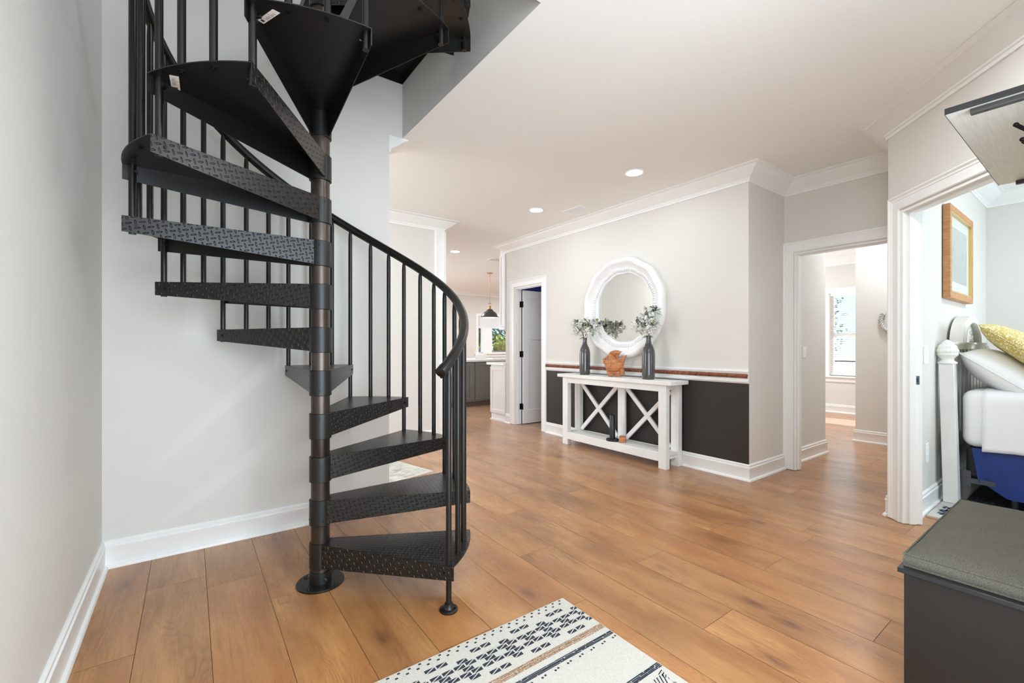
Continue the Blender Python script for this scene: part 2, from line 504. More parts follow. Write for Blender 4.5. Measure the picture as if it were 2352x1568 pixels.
def make_picture():
    m, nt, b = node_mat('faded_seascape_print'); g = NG(nt)
    tc = nt.nodes.new('ShaderNodeTexCoord')
    x, y, z = g.sep(tc.outputs['Object'])
    n = g.noise(tc.outputs['Object'], 7, 4)
    c = g.mix(g.rng(g.m('ADD', z, g.m('MULTIPLY', n, 0.25)), 0.0, 0.55), rgb(168, 176, 168), rgb(190, 196, 192))
    c = g.mix(g.m('MULTIPLY', g.rng(g.noise(tc.outputs['Object'], 11, 3), 0.58, 0.7), 0.35), c, rgb(120, 140, 132))
    nt.links.new(c, b.inputs['Base Color']); b.inputs['Roughness'].default_value = 0.35
    return m
M['print'] = make_picture()

# ------------------------------------------------------------------ setting: levels and wall lines
CEIL = 2.765
XL, YB = -0.383, 3.205          # left wall face, back (stair) wall face
XC = 3.99                        # console wall face
YR = 1.935                       # return wall face
XF = 4.69                        # wall with the cased opening
P0 = Vector((3.969, 0.963))      # corner of the angled bedroom wall
HD = R(46.35)
D45 = Vector((-math.sin(HD), -math.cos(HD)))     # along the angled wall, towards the viewer
N45 = Vector((D45.y, -D45.x))                    # into the hall
if N45.y < 0: N45 = -N45
YS = -0.06
K45 = P0 + D45 * ((YS - P0.y) / D45.y)

# floor of real planks
def build_floor():
    W_, X0, L = 0.24, 0.066, 1.52
    known = {-1: 2.788, -2: 2.243, 1: 2.352, 7: 1.034, 8: 1.565, 10: 1.119, 13: 1.205, 9: 0.588, 6: 2.0, 5: 1.482}
    rnd = random.Random(3)
    V, F, UV, AT = [], [], [], []
    gp = 0.0011
    for k in range(-14, 45):
        xa, xb = X0 + k * W_ , X0 + (k + 1) * W_
        j0 = known.get(k, rnd.uniform(0, L))
        n0 = math.floor((-4.2 - j0) / L)
        for n in range(n0, n0 + 13):
            ya, yb = j0 + n * L, j0 + (n + 1) * L
            if yb < -4 or ya > 12: continue
            b = len(V)
            V += [(xa + gp, ya + gp, 0), (xb - gp, ya + gp, 0), (xb - gp, yb - gp, 0), (xa + gp, yb - gp, 0)]
            F.append((b, b + 1, b + 2, b + 3))
            UV += [(0, ya), (W_, ya), (W_, yb), (0, yb)]
            AT.append((rnd.random(), rnd.random(), rnd.random()))
    me = bpy.data.meshes.new('floor')
    b = len(V)
    V += [(-3.5, -4.2, -0.0015), (11, -4.2, -0.0015), (11, 12, -0.0015), (-3.5, 12, -0.0015), (-3.5, -4.2, -0.2), (11, -4.2, -0.2), (11, 12, -0.2), (-3.5, 12, -0.2)]
    F += [(b, b + 1, b + 2, b + 3), (b + 7, b + 6, b + 5, b + 4), (b, b + 4, b + 5, b + 1), (b + 1, b + 5, b + 6, b + 2), (b + 2, b + 6, b + 7, b + 3), (b + 3, b + 7, b + 4, b)]
    me.from_pydata(V, [], F)
    uvl = me.uv_layers.new(name='UVMap')
    for i, q in enumerate(UV): uvl.data[i].uv = q
    at = me.attributes.new('rnd', 'FLOAT_VECTOR', 'FACE')
    for i, q in enumerate(AT): at.data[i].vector = q
    me.materials.append(M['floor'])
    gap = mat('plank_gap', rgb(112, 74, 46), 0.8)
    me.materials.append(gap)
    for i in range(len(AT), len(F)): me.polygons[i].material_index = 1
    o = bpy.data.objects.new('floor', me); col.objects.link(o)
    struct(o)
build_floor()

# ceiling slab with the stairwell opening (underside ceiling paint, sides wall paint)
HX1, HY0 = 1.301, 1.565
TOPZ = 3.238
def slab():
    b = MB()
    def bx(x0, y0, x1, y1):
        b.k = 1; n = len(b.f)
        b.box(x0, y0, CEIL, x1, y1, TOPZ)
        b.mi[n] = 0
    bx(HX1, -4.2, 11, 12)
    bx(XL, -4.2, HX1, HY0)
    bx(1.198, YB, HX1, 12)
    bx(-3.5, YB + 0.12, 1.198, 12)
    bx(-3.5, -4.2, XL - 0.12, YB + 0.12)
    o = b.build('ceiling', [M['ceil'], M['wall']])
    struct(o)
slab()
wall = lambda name, *bs: struct(_w(name, bs))
def _w(name, bs, m=None):
    b = MB()
    for q in bs: b.box(*q)
    return b.build(name, m or M['wall'])
UP = 5.6
wall('wall_left', (XL - 0.12, -1.3, 0, XL, YB + 0.12, UP))
wall('wall_back', (XL, YB, 0, 1.198, YB + 0.12, CEIL), (XL, YB, CEIL, 1.198, YB + 0.12, UP), (1.198, YB, TOPZ, 4.2, YB + 0.12, UP))
# upstairs room around the stairwell
wall('wall_upstairs_right', (4.2, -1.3, TOPZ, 4.32, YB + 0.12, UP))
wall('wall_upstairs_front', (XL, -1.3, TOPZ, 4.2, -1.18, UP))
struct(_w('ceiling_upstairs', [(XL - 0.12, -1.3, UP, 4.32, YB + 0.12, UP + 0.1)], M['ceil']))
# foyer front wall with the entry opening behind the viewer
wall('wall_front', (XL, -0.84, 0, -0.30, -0.72, CEIL), (1.70, -0.84, 0, 1.90, -0.72, CEIL), (1.78, -0.72, 0, 1.90, YS, CEIL), (-0.30, -0.84, 2.36, 1.70, -0.72, CEIL), (1.90, YS - 0.12, 0, K45.x, YS, CEIL))
# angled wall with the bedroom doorway
O45 = (P0.x, P0.y, 0); U45 = (D45.x, D45.y, 0); W45 = (N45.x, N45.y, 0); UZ = (0, 0, 1)
L45 = (K45 - P0).length
DU0, DU1, DH = 0.133, 1.06, 2.105
b = MB()
b.fbox(O45, U45, UZ, W45, 0.0, 0, -0.115, DU0, CEIL, 0)
b.fbox(O45, U45, UZ, W45, DU1, 0, -0.115, L45 + 0.05, CEIL, 0)
b.fbox(O45, U45, UZ, W45, DU0, DH, -0.115, DU1, CEIL, 0)
struct(b.build('wall_bedroom_entry', M['wall']))
YP, YBD = 0.963, 0.838           # passage side / bedroom side of the dividing wall
wall('wall_passage_right', (P0.x + 0.02, YBD, 0, 6.9, YP, CEIL), (6.78, -4.0, 0, 6.9, YBD, CEIL), (6.78, YP, 0, 6.9, 1.97, CEIL), (6.9, 1.85, 0, 9.4, 1.97, CEIL))
wall('wall_bedroom_left', (2.86, -4.0, 0, 2.98, YS - 0.1, CEIL))
# cased opening wall
AY0, AY1, AH = 1.05, 1.845, 2.085
wall('wall_passage_entry', (XF, AY1, 0, XF + 0.12, YR + 0.02, CEIL), (XF, YP, 0, XF + 0.12, AY0, CEIL), (XF, AY0, AH, XF + 0.12, AY1, CEIL))
wall('wall_passage_left', (XF + 0.12, 1.955, 0, 5.775, 2.075, CEIL), (5.655, 2.075, 0, 5.775, 5.2, CEIL))
# console wall with the closet door opening
CY0, CY1, CH = 4.775, 5.42, 2.075
YE = 5.66
wall('wall_console', (XC, YR, 0, XC + 0.115, CY0, CEIL), (XC, CY1, 0, XC + 0.115, YE, CEIL), (XC, CY0, CH, XC + 0.115, CY1, CEIL), (XC + 0.115, YR, 0, XF + 0.12, YR + 0.12, CEIL))
wall('wall_kitchen_side', (XC + 0.115, YE - 0.12, 0, 6.6, YE, CEIL))
struct(_w('wall_closet', [(XC + 0.116, YE - 0.17, 0, 5.65, YE - 0.121, CEIL), (5.6, 2.1, 0, 5.654, YE - 0.17, CEIL)], M['navy']))
# hall / living / kitchen
wall('wall_hall', (-3.2, 5.06, 0, 2.60, 5.18, CEIL))
wall('wall_living', (-3.3, YB + 0.12, 0, -3.2, 5.18, CEIL), (-3.3, YB, 0, XL - 0.12, YB + 0.12, CEIL))
KW = 10.9
KX0, KX1, KZ0, KZ1 = 6.72, 8.35, 0.99, 2.06
wall('wall_kitchen', (0.9, KW, 0, KX0, KW + 0.14, CEIL), (KX1, KW, 0, 10.6, KW + 0.14, CEIL), (KX0, KW, 0, KX1, KW + 0.14, KZ0), (KX0, KW, KZ1, KX1, KW + 0.14, CEIL))
wall('wall_kitchen_left', (0.9, 5.18, 0, 1.0, KW, CEIL))
wall('wall_kitchen_right', (10.5, 5.2, 0, 10.6, KW, CEIL))
# study window wall
XW = 9.4
SY0, SY1, SZ0, SZ1 = 2.25, 3.12, 0.66, 2.15
wall('wall_study', (XW, 1.85, 0, XW + 0.14, SY0, CEIL), (XW, SY1, 0, XW + 0.14, 5.3, CEIL), (XW, SY0, 0, XW + 0.14, SY1, SZ0), (XW, SY0, SZ1, XW + 0.14, SY1, CEIL), (6.6, 5.2, 0, 10.6, 5.3, CEIL))

# ------------------------------------------------------------------ trim
BASE = [(0, 0), (0.030, 0), (0.030, 0.006), (0.026, 0.014), (0.015, 0.020), (0.015, 0.100), (0.0175, 0.106), (0.0175, 0.116), (0.011, 0.120), (0.0125, 0.128), (0.0125, 0.138), (0.005, 0.146), (0, 0.146)]
cd, cp = 0.125, 0.15
CROWN = [(0, CEIL - cd), (0.012, CEIL - cd), (0.014, CEIL - cd + 0.018), (0.022, CEIL - cd + 0.024), (0.024, CEIL - cd + 0.034), (0.045, CEIL - cd + 0.046), (0.075, CEIL - cd + 0.066), (0.10, CEIL - cd + 0.088), (0.118, CEIL - cd + 0.100), (0.122, CEIL - cd + 0.108), (0.138, CEIL - cd + 0.112), (cp, CEIL - cd + 0.119), (cp, CEIL), (0, CEIL)]
CASE = [(0, 0), (0, 0.011), (0.006, 0.015), (0.010, 0.013), (0.060, 0.014), (0.064, 0.018), (0.070, 0.018), (0.074, 0.015), (0.080, 0.018), (0.086, 0.024), (0.095, 0.024), (0.097, 0.02), (0.097, 0)]

def bb(side, path):
    o = MB().sweep(path, BASE).build('baseboard_' + side, M['trim'], smooth=True, ang=30); struct(o)
bb('left', [(1.198, YB + 0.12), (1.198, YB), (XL, YB), (XL, -0.72)])
q = P0 + D45 * 0.026
bb('bedroom_entry', [tuple(P0 + D45 * 0.022), tuple(P0), (XF - 0.02, P0.y)])
bb('angled', [(1.90, YS), tuple(K45), tuple(P0 + D45 * (DU1 + 0.108))])
bb('console', [(XF - 0.026, YR), (XC, YR), (XC, CY0 - 0.103)])
bb('console_end', [(XC, CY1 + 0.098), (XC, YE - 0.002)])
bb('passage', [(5.775, 3.5), (5.775, 1.955), (XF + 0.14, 1.955)])
bb('passage_right', [(XF + 0.12, YP), (6.78, YP), (6.78, 1.97), (8.5, 1.97)])
bb('study', [(XW, 1.97), (XW, 5.2)])
bb('bedroom', [(6.78, -3), (6.78, YBD), (P0.x + 0.08, YBD)])
bb('hall', [(2.60, 5.06), (-3.2, 5.06)])
def crown(n, path):
    o = MB().sweep(path, CROWN).build('trim_%d' % n, M['trim'], smooth=True, ang=30); struct(o)
crown(1, [(1.90, YS), tuple(K45), tuple(P0), (XF, P0.y), (XF, YR), (XC, YR), (XC, YE), (6.5, YE)])
crown(2, [(-2, YB + 0.12), (1.198, YB + 0.12), (1.198, YB)])
crown(3, [(2.60, 5.18), (2.60, 5.06), (-3.2, 5.06)])
crown(4, [(10.5, KW), (1.0, KW)])
crown(5, [(6.78, -3), (6.78, YBD), (P0.x + 0.1, YBD)])
crown(6, [(XW, 1.97), (XW, 5.2)])
crown(7, [(5.775, 5.0), (5.775, 1.955), (XF + 0.12, 1.955)])

def casing(n, O, U, W, u0, u1, h, jamb, depth_dir=-1):
    """casing on the near face, door jamb lining and the casing on the far face"""
    b = MB()
    r = 0.006
    path = [(u0 - r, 0.004), (u0 - r, h + r), (u1 + r, h + r), (u1 + r, 0.004)]
    b.sweep(path, CASE, O, U, UZ, W)
    Of = Vector(O) - Vector(W) * jamb; Wf = -Vector(W)
    b.sweep(path, CASE, Of, U, UZ, Wf)
    t = 0.016
    b.fbox(O, U, UZ, W, u0 - 0.001, 0.004, -jamb, u0 + t, h - t, 0)
    b.fbox(O, U, UZ, W, u1 - t, 0.004, -jamb, u1 + 0.001, h - t, 0)
    b.fbox(O, U, UZ, W, u0 - 0.001, h - t, -jamb, u1 + 0.001, h + 0.001, 0)
    # door stop
    b.fbox(O, U, UZ, W, u0 + t, 0.004, -jamb * 0.62, u0 + t + 0.011, h - t - 0.011, -jamb * 0.30)
    b.fbox(O, U, UZ, W, u1 - t - 0.011, 0.004, -jamb * 0.62, u1 - t, h - t - 0.011, -jamb * 0.30)
    b.fbox(O, U, UZ, W, u0 + t, h - t - 0.011, -jamb * 0.62, u1 - t, h - t, -jamb * 0.30)
    o = b.build('trim_%d' % n, M['trim'], smooth=True, ang=30); struct(o)
    return o
c45 = casing(11, O45, U45, W45, DU0, DU1, DH, 0.115)
c_pass = casing(12, (XF, 0, 0), (0, 1, 0), (-1, 0, 0), AY0, AY1, AH, 0.12)
c_clos = casing(13, (XC, 0, 0), (0, 1, 0), (-1, 0, 0), CY0, CY1, CH, 0.115)
# strike plates on the jambs
b = MB(); b.fbox(O45, U45, UZ, W45, DU0 + 0.016, 0.935, -0.096, DU0 + 0.0185, 0.992, -0.066)
b.k = 1; b.fbox(O45, U45, UZ, W45, DU0 + 0.0184, 0.952, -0.088, DU0 + 0.0195, 0.976, -0.074)
b.build('strike_plate', [M['steel'], M['black']], parent=c45)
b = MB(); b.box(XF + 0.05, AY1 - 0.0175, 0.93, XF + 0.075, AY1 - 0.0158, 0.99)
b.build('strike_plate', M['bronze'], parent=c_pass)
# wide cased post where the hall wall ends
b = MB(); b.box(2.475, 5.035, 0, 2.60, 5.06, CEIL - cd); b.box(2.60, 5.035, 0, 2.625, 5.2, CEIL - cd)
b.box(2.485, 5.028, 0, 2.50, 5.036, CEIL - cd); b.box(2.585, 5.028, 0, 2.60, 5.036, CEIL - cd)
struct(b.build('trim_14', M['trim'], bevel=0.002))

# chair rail with rope moulding, dark wainscot panel
b = MB(); b.box(XC - 0.004, YR - 0.004, 0.14, XC, CY0 - 0.1, 0.87)
struct(b.build('trim_15', M['wains']))
RAILT = [(0, 0.946), (0.012, 0.946), (0.014, 0.955), (0.020, 0.960), (0.022, 0.972), (0.016, 0.977), (0, 0.977)]
RAILB = [(0, 0.858), (0.010, 0.858), (0.014, 0.864), (0.022, 0.872), (0.024, 0.884), (0.014, 0.890), (0.014, 0.905), (0, 0.905)]
pth = [(XC, YR - 0.004), (XC, CY0 - 0.102)]
b = MB(); b.sweep(pth, RAILT); b.sweep(pth, RAILB); b.box(XC - 0.006, YR - 0.004, 0.9, XC, CY0 - 0.102, 0.95)
rail = b.build('trim_16', M['trim'], smooth=True, ang=30); struct(rail)
b = MB()
L_ = CY0 - 0.102 - YR; nn = 760
for s_ in range(3):
    pts = []
    for i in range(nn + 1):
        t = i / nn; a = 2 * PI * (t * L_ / 0.048) + s_ * 2 * PI / 3
        pts.append((XC - 0.018 + 0.0100 * math.cos(a), YR + 0.006 + t * (L_ - 0.01), 0.925 + 0.0110 * math.sin(a)))
    b.tube(pts, 0.0092, 6)
b.build('rope_moulding', M['rope'], parent=rail, smooth=True, ang=180)['label'] = 'copper brown twisted rope moulding'

# ------------------------------------------------------------------ closet door, ajar into the closet
def panel_door(b, O, U, W, w, h, t):
    """three-panel door leaf: frame with recessed panels"""
    st, rl = 0.105, 0.115
    zs = [(0.20, 1.28), (1.40, h - 0.115)]
    b.fbox(O, U, UZ, W, 0, 0, -t / 2, st, h, t / 2); b.fbox(O, U, UZ, W, w - st, 0, -t / 2, w, h, t / 2)
    b.fbox(O, U, UZ, W, st, 0, -t / 2, w - st, 0.20, t / 2); b.fbox(O, U, UZ, W, st, 1.28, -t / 2, w - st, 1.40, t / 2); b.fbox(O, U, UZ, W, st, h - 0.115, -t / 2, w - st, h, t / 2)
    for (a, c) in zs: b.fbox(O, U, UZ, W, st - 0.002, a - 0.002, -t / 2 + 0.011, w - st + 0.002, c + 0.002, t / 2 - 0.011)
b = MB()
DO = (XC + 0.118, CY1 - 0.050, 0.012)
panel_door(b, DO, (1, 0, 0), (0, -1, 0), 0.605, 2.03, 0.035)
dr = b.build('door_1', M['door'], base=DO); struct(dr)
for z in (0.27, 1.07, 1.83):
    h = MB(); h.box(XC + 0.050, CY1 - 0.0195, z - 0.045, XC + 0.118, CY1 - 0.0165, z + 0.045)
    h.cyl((XC + 0.116, CY1 - 0.026, z - 0.05), (XC + 0.116, CY1 - 0.026, z + 0.05), 0.008, n=10)
    h.box(XC + 0.112, CY1 - 0.060, z - 0.045, XC + 0.1175, CY1 - 0.022, z + 0.045)
    h.build('hinge', M['bronze'], parent=dr, smooth=True)['label'] = 'black door hinge'

# ------------------------------------------------------------------ windows
def window(n, O, U, W, u0, u1, z0, z1, depth, sash_z=None, mull=None, t=0.05):
    """cased window: casing and sill on the room face, sash frame in the opening, pane"""
    b = MB()
    for (a, c) in ((u0, u0 + t), (u1 - t, u1)): b.fbox(O, U, UZ, W, a, z0 + t, -depth * 0.75, c, z1 - t, -depth * 0.35)
    b.fbox(O, U, UZ, W, u0, z0, -depth * 0.75, u1, z0 + t, -depth * 0.35); b.fbox(O, U, UZ, W, u0, z1 - t, -depth * 0.75, u1, z1, -depth * 0.35)
    if sash_z: b.fbox(O, U, UZ, W, u0 + t, sash_z - 0.025, -depth * 0.75, u1 - t, sash_z + 0.025, -depth * 0.35)
    if mull: b.fbox(O, U, UZ, W, mull[0], z0, -depth, mull[1], z1, -depth * 0.1)
    root = b.build('window_%d' % n, M['trim'], base=O); struct(root)
    b = MB()
    path = [(u0, z0), (u0, z1), (u1, z1), (u1, z0)]
    b.sweep(path, [(0, 0), (0, 0.012), (0.01, 0.016), (0.07, 0.018), (0.085, 0.022), (0.085, 0)], O, U, UZ, W)
    for s_ in (0, 1):
        uu = (u0, u0 + 0.008) if s_ == 0 else (u1 - 0.008, u1)
        b.fbox(O, U, UZ, W, uu[0], z0, -depth * 0.4, uu[1], z1, 0.0)
    b.fbox(O, U, UZ, W, u0, z1 - 0.008, -depth * 0.4, u1, z1, 0)
    b.build('window_casing', M['trim'], parent=root)
    b = MB(); b.fbox(O, U, UZ, W, u0 - 0.11, z0 - 0.03, -depth * 0.4, u1 + 0.11, z0, 0.05); b.build('window_sill', M['trim'], parent=root)
    MB().fbox(O, U, UZ, W, u0 - 0.085, z0 - 0.11, 0, u1 + 0.085, z0 - 0.03, 0.018).build('apron_board', M['trim'], parent=root)
    b = MB(); b.fbox(O, U, UZ, W, u0 + t, z0 + t, -depth * 0.56, u1 - t, z1 - t, -depth * 0.54)
    b.build('glass_pane', M['glass'], parent=root)
    return root
w1 = window(1, (XW, 0, 0), (0, 1, 0), (-1, 0, 0), SY0, SY1, SZ0, SZ1, 0.14, sash_z=1.40)
w2 = window(2, (0, KW, 0), (1, 0, 0), (0, -1, 0), KX0, KX1, KZ0, KZ1, 0.14, mull=(6.885, 7.205), t=0.032)
# slatted blind in the study window
bl = thing('window_blind', 'white slatted blind hanging in the far window past the cased opening', 'blind', (XW - 0.0, (SY0 + SY1) / 2, SZ0))
b = MB(); b.box(XW + 0.005, SY0 + 0.012, SZ1 - 0.055, XW + 0.05, SY1 - 0.012, SZ1 - 0.004); b.build('headrail', M['white'], parent=bl)
nsl = 36
b = MB()
for i in range(nsl):
    z = SZ0 + 0.05 + (SZ1 - 0.11 - SZ0) * i / (nsl - 1) * 0.985
    b.fbox((XW + 0.028, 0, z), (0, 1, 0), (math.cos(R(18)), 0, math.sin(R(18))), (-math.sin(R(18)), 0, math.cos(R(18))), SY0 + 0.014, -0.022, -0.0012, SY1 - 0.014, 0.022, 0.0012)
b.build('slats', M['blind'], parent=bl)
b = MB(); b.box(XW + 0.008, SY0 + 0.014, SZ0 + 0.012, XW + 0.048, SY1 - 0.014, SZ0 + 0.03); b.build('bottom_rail', M['white'], parent=bl)
for y in (SY0 + 0.15, SY1 - 0.15): MB().cyl((XW + 0.006, y, SZ0 + 0.03), (XW + 0.006, y, SZ1 - 0.05), 0.0015, n=6).build('ladder_cord', M['white'], parent=bl)
# fabric shade in the kitchen window
ks = thing('roller_shade', 'white fabric shade drawn partway down the kitchen window', 'shade', ((KX0 + KX1) / 2, KW, KZ1))
b = MB(); b.box(KX0 + 0.01, KW + 0.012, 1.735, KX1 - 0.01, KW + 0.016, KZ1 - 0.01); b.build('shade_cloth', M['blind'], parent=ks)
b = MB(); b.box(KX0 + 0.01, KW + 0.006, 1.715, KX1 - 0.01, KW + 0.022, 1.737); b.build('hem_bar', M['white'], parent=ks)

# ------------------------------------------------------------------ spiral staircase
PC = Vector((0.5311, 2.3763, 0))
RISE = 0.2154
NT = 14
A0 = -56.5                       # leading edge of the first tread, degrees
STEP = 29.577
Z0 = -0.008
RT, RB, RH = 0.7545, 0.722, 0.722
stair = thing('spiral_staircase', 'black metal spiral staircase with diamond plate treads rising through the ceiling opening', 'staircase', PC)
def sp(a, r, z): return Vector((PC.x + r * math.cos(R(a)), PC.y + r * math.sin(R(a)), z))
def child(me_name, mesh_obj, parent): pass

# pole and base plate
b = MB(); b.cyl(PC + Vector((0, 0, 0.008)), PC + Vector((0, 0, 4.25)), 0.0445, n=40)
b.build('pole', M['pole'], parent=stair, smooth=True)['label'] = 'brown raw steel centre pole'
b = MB(); b.lathe([(0, 0), (0.112, 0), (0.113, 0.002), (0.113, 0.007), (0.111, 0.009), (0.0525, 0.009), (0.0525, 0.062), (0.0505, 0.064), (0.0445, 0.064)], PC, 48)
bp_ = b.build('base_plate', M['black'], parent=stair, smooth=True)
for a in (40, 130, 220, 310): MB().cyl(sp(a, 0.088, 0.008), sp(a, 0.088, 0.013), 0.009, 0.007, n=12).build('bolt', M['bronze'], parent=bp_, smooth=True)
for a in (-75, 20, 140): MB().cyl(sp(a, 0.052, 0.03), sp(a, 0.060, 0.03), 0.005, n=8).build('set_screw', M['chrome'], parent=bp_, smooth=True)

# one tread, built around the z axis with its leading edge at angle 0
WEDGE = 31.5
def tread_mesh():
    b = MB(); b.k = 0
    n = 14; t = 0.004
    ro, ri = RT, 0.05
    hw = 0.036
    arc = [(ro * math.cos(R(WEDGE * i / n)), ro * math.sin(R(WEDGE * i / n))) for i in range(n + 1)]
    lead_in = (ri * math.cos(R(-38)) * 0.9 , -hw)
    def edge(a, side, r):
        c, s_ = math.cos(R(a)), math.sin(R(a)); return (c * r - s_ * side, s_ * r + c * side)
    p_in0 = edge(0, 0, 0.046); p_in1 = edge(WEDGE, 0, 0.046)
    poly = [edge(0, -0.035, 0.03), arc[0]] + arc[1:] + [edge(WEDGE, 0.035, 0.03)]
    b.prism(poly, -t, 0.0)
    # flanges: deeper at the pole than at the rim
    def flange(pa, pb, th):
        pa, pb = Vector((*pa, 0)), Vector((*pb, 0))
        d = (pb - pa).normalized(); nrm = Vector((-d.y, d.x, 0)) * th
        za, zb = -0.118, -0.064
        P = [pa, pb, pb + Vector((0, 0, zb)), pa + Vector((0, 0, za))]
        Q = [p + nrm for p in P]
        b.add(P + Q, [(0, 1, 2, 3), (7, 6, 5, 4), (0, 4, 5, 1), (1, 5, 6, 2), (2, 6, 7, 3), (3, 7, 4, 0)])
    flange(edge(0, -0.035, 0.035), arc[0], 0.004)
    flange(edge(WEDGE, 0.035, 0.035), arc[-1], -0.004)
    return b
tb = tread_mesh()
b = MB(); b.v = [v + PC for v in tb.v]; b.f = tb.f; b.mi = tb.mi
tread0 = b.build('tread', M['plate'], parent=stair)
me = tread0.data
uvl = me.uv_layers.new(name='UVMap')
for p in me.polygons:
    nx = p.normal
    for li in p.loop_indices:
        c = me.vertices[me.loops[li].vertex_index].co
        if abs(nx.z) > 0.7: uvl.data[li].uv = (c.x + 5, c.y + 5)
        else:
            tdir = Vector((-nx.y, nx.x, 0)).normalized(); uvl.data[li].uv = (c.dot(tdir) + 5, c.z + 5)
me.materials.append(M['black'])
for p in me.polygons:               # the pressed pattern shows on tops and outer flange faces only
    if p.normal.z < -0.7: p.material_index = 1
    elif abs(p.normal.z) < 0.7:
        ctr = p.center; a = math.degrees(math.atan2(ctr.y, ctr.x))
        tang = Vector((-ctr.y, ctr.x, 0)).normalized()
        if Vector(p.normal).dot(tang) * (1 if a > WEDGE / 2 else -1) < 0.3: p.material_index = 1
# collar of the tread around the pole with set screws
b = MB(); b.lathe([(0.0447, 0.0), (0.0505, 0.0), (0.0525, -0.002), (0.0525, -0.124), (0.0505, -0.126), (0.0447, -0.126), (0.0447, 0.0)], PC, 40)
collar0 = b.build('collar', M['black'], parent=tread0, smooth=True)
for a, z in ((-140, -0.025), (-60, -0.1), (100, -0.025), (190, -0.1)):
    MB().cyl(sp(a, 0.050, z), sp(a, 0.0537, z), 0.0035, n=8).build('set_screw', M['bronze'], parent=tread0, smooth=True)
# bolts through the plate, rim corner tabs
for a in (9.8, 19.8): MB().cyl(sp(a, RB, -0.012), sp(a, RB, -0.003), 0.007, n=10).build('bolt', M['bronze'], parent=tread0, smooth=True)
for a, s_ in ((0, 1), (WEDGE, -1)):
    c = sp(a, RB - 0.012, -0.033); tg = Vector((-math.sin(R(a)), math.cos(R(a)), 0)) * s_
    MB().cyl(c - tg * 0.006, c + tg * 0.034, 0.006, n=8).build('bolt', M['bronze'], parent=tread0, smooth=True)
treads = []
for n in range(1, NT + 1):
    t_ = tread0 if n == 1 else copy_tree(tread0, stair)
    t_.location = (0, 0, RISE * n + Z0); t_.rotation_euler = (0, 0, R(A0 + STEP * (n - 1)))
    treads.append(t_)
    if n > 1: OFF[t_.name] = PC
# paper labels under two treads
def sticker(tr, n, quad):
    z = RISE * n + Z0 - 0.0055
    P = [Vector((x, y, z)) for x, y in quad]
    b = MB(); b.k = 0
    up = Vector((0, 0, 0.0012))
    b.add(P + [p + up for p in P], [(0, 1, 2, 3), (7, 6, 5, 4), (0, 4, 5, 1), (1, 5, 6, 2), (2, 6, 7, 3), (3, 7, 4, 0)])
    b.k = 1
    def at(u, v): return P[0].lerp(P[1], u).lerp(P[3].lerp(P[2], u), v) - Vector((0, 0, 0.0004))
    def mark(u0, v0, u1, v1): b.add([at(u0, v0), at(u1, v0), at(u1, v1), at(u0, v1)], [(0, 1, 2, 3)])
    mark(0.30, 0.0, 0.31, 1.0); mark(0.62, 0.0, 0.635, 1.0)
    mark(0.08, 0.25, 0.2, 0.75)
    for i in range(5): mark(0.34 + i * 0.05, 0.15 + 0.05 * (i % 2), 0.36 + i * 0.05, 0.55 + 0.07 * (i % 3))
    for i in range(4): mark(0.66 + i * 0.05, 0.18, 0.675 + i * 0.05, 0.5 + 0.1 * (i % 2))
    o = b.build('paper_label', [M['sticker'], M['ink']])
    o.parent = tr
    # into the tread's own frame
    Mt = (Matrix.Translation(PC) @ Matrix.Translation(tr.location) @ Matrix.Rotation(tr.rotation_euler.z, 4, 'Z')).inverted()
    o.data.transform(Mt)
    o['label'] = 'white printed paper label'
sticker(treads[10], 11, [(0.215, 1.824), (0.254, 1.732), (0.230, 1.728), (0.194, 1.816)])
sticker(treads[9], 10, [(-0.056, 2.064), (-0.060, 1.964), (-0.033, 1.957), (-0.030, 2.056)])

# handrail (helix), balusters
ZR0 = 1.118 - RISE * 0 
def zrail(a): return ZR0 + (a - (A0 + 1.5)) / STEP * RISE
AEND = A0 + STEP * NT
pts = [sp(a, RH, zrail(a)) for a in [A0 - 4 + i * 4 for i in range(int((AEND + 14 - A0) / 4) + 1)]]
b = MB(); b.tube(pts, 0.0235, 20)
hr = b.build('handrail', M['blackrail'], parent=stair, smooth=True, ang=60)
b = MB()
d0 = (pts[0] - pts[1]).normalized()
b.tube([pts[0] + (pts[1] - pts[0]).normalized() * 0.03, pts[0] - (pts[1] - pts[0]) * 0.0, pts[0] + d0 * 0.006, pts[0] + d0 * 0.009], [0.0252, 0.0252, 0.0245, 0.018], 20)
b.build('end_cap', M['blackrail'], parent=hr, smooth=True, ang=50)
b = MB()
pts2 = [p - Vector((0, 0, 0.0245)) for p in pts]
b.tube(pts2, 0.006, 6)
b.build('rail_bracket', M['black'], parent=hr, smooth=True)
def baluster_mesh(a, z0, name):
    z1 = zrail(a) - 0.02
    b = MB()
    p = sp(a, RB, 0)
    b.tube([p + Vector((0, 0, z0)), p + Vector((0, 0, z1 - 0.05)), p + Vector((0, 0, z1 - 0.02)), p + Vector((0, 0, z1 + 0.006))], [0.0128, 0.0128, 0.011, 0.0065], 14)
    return b
protos = {}
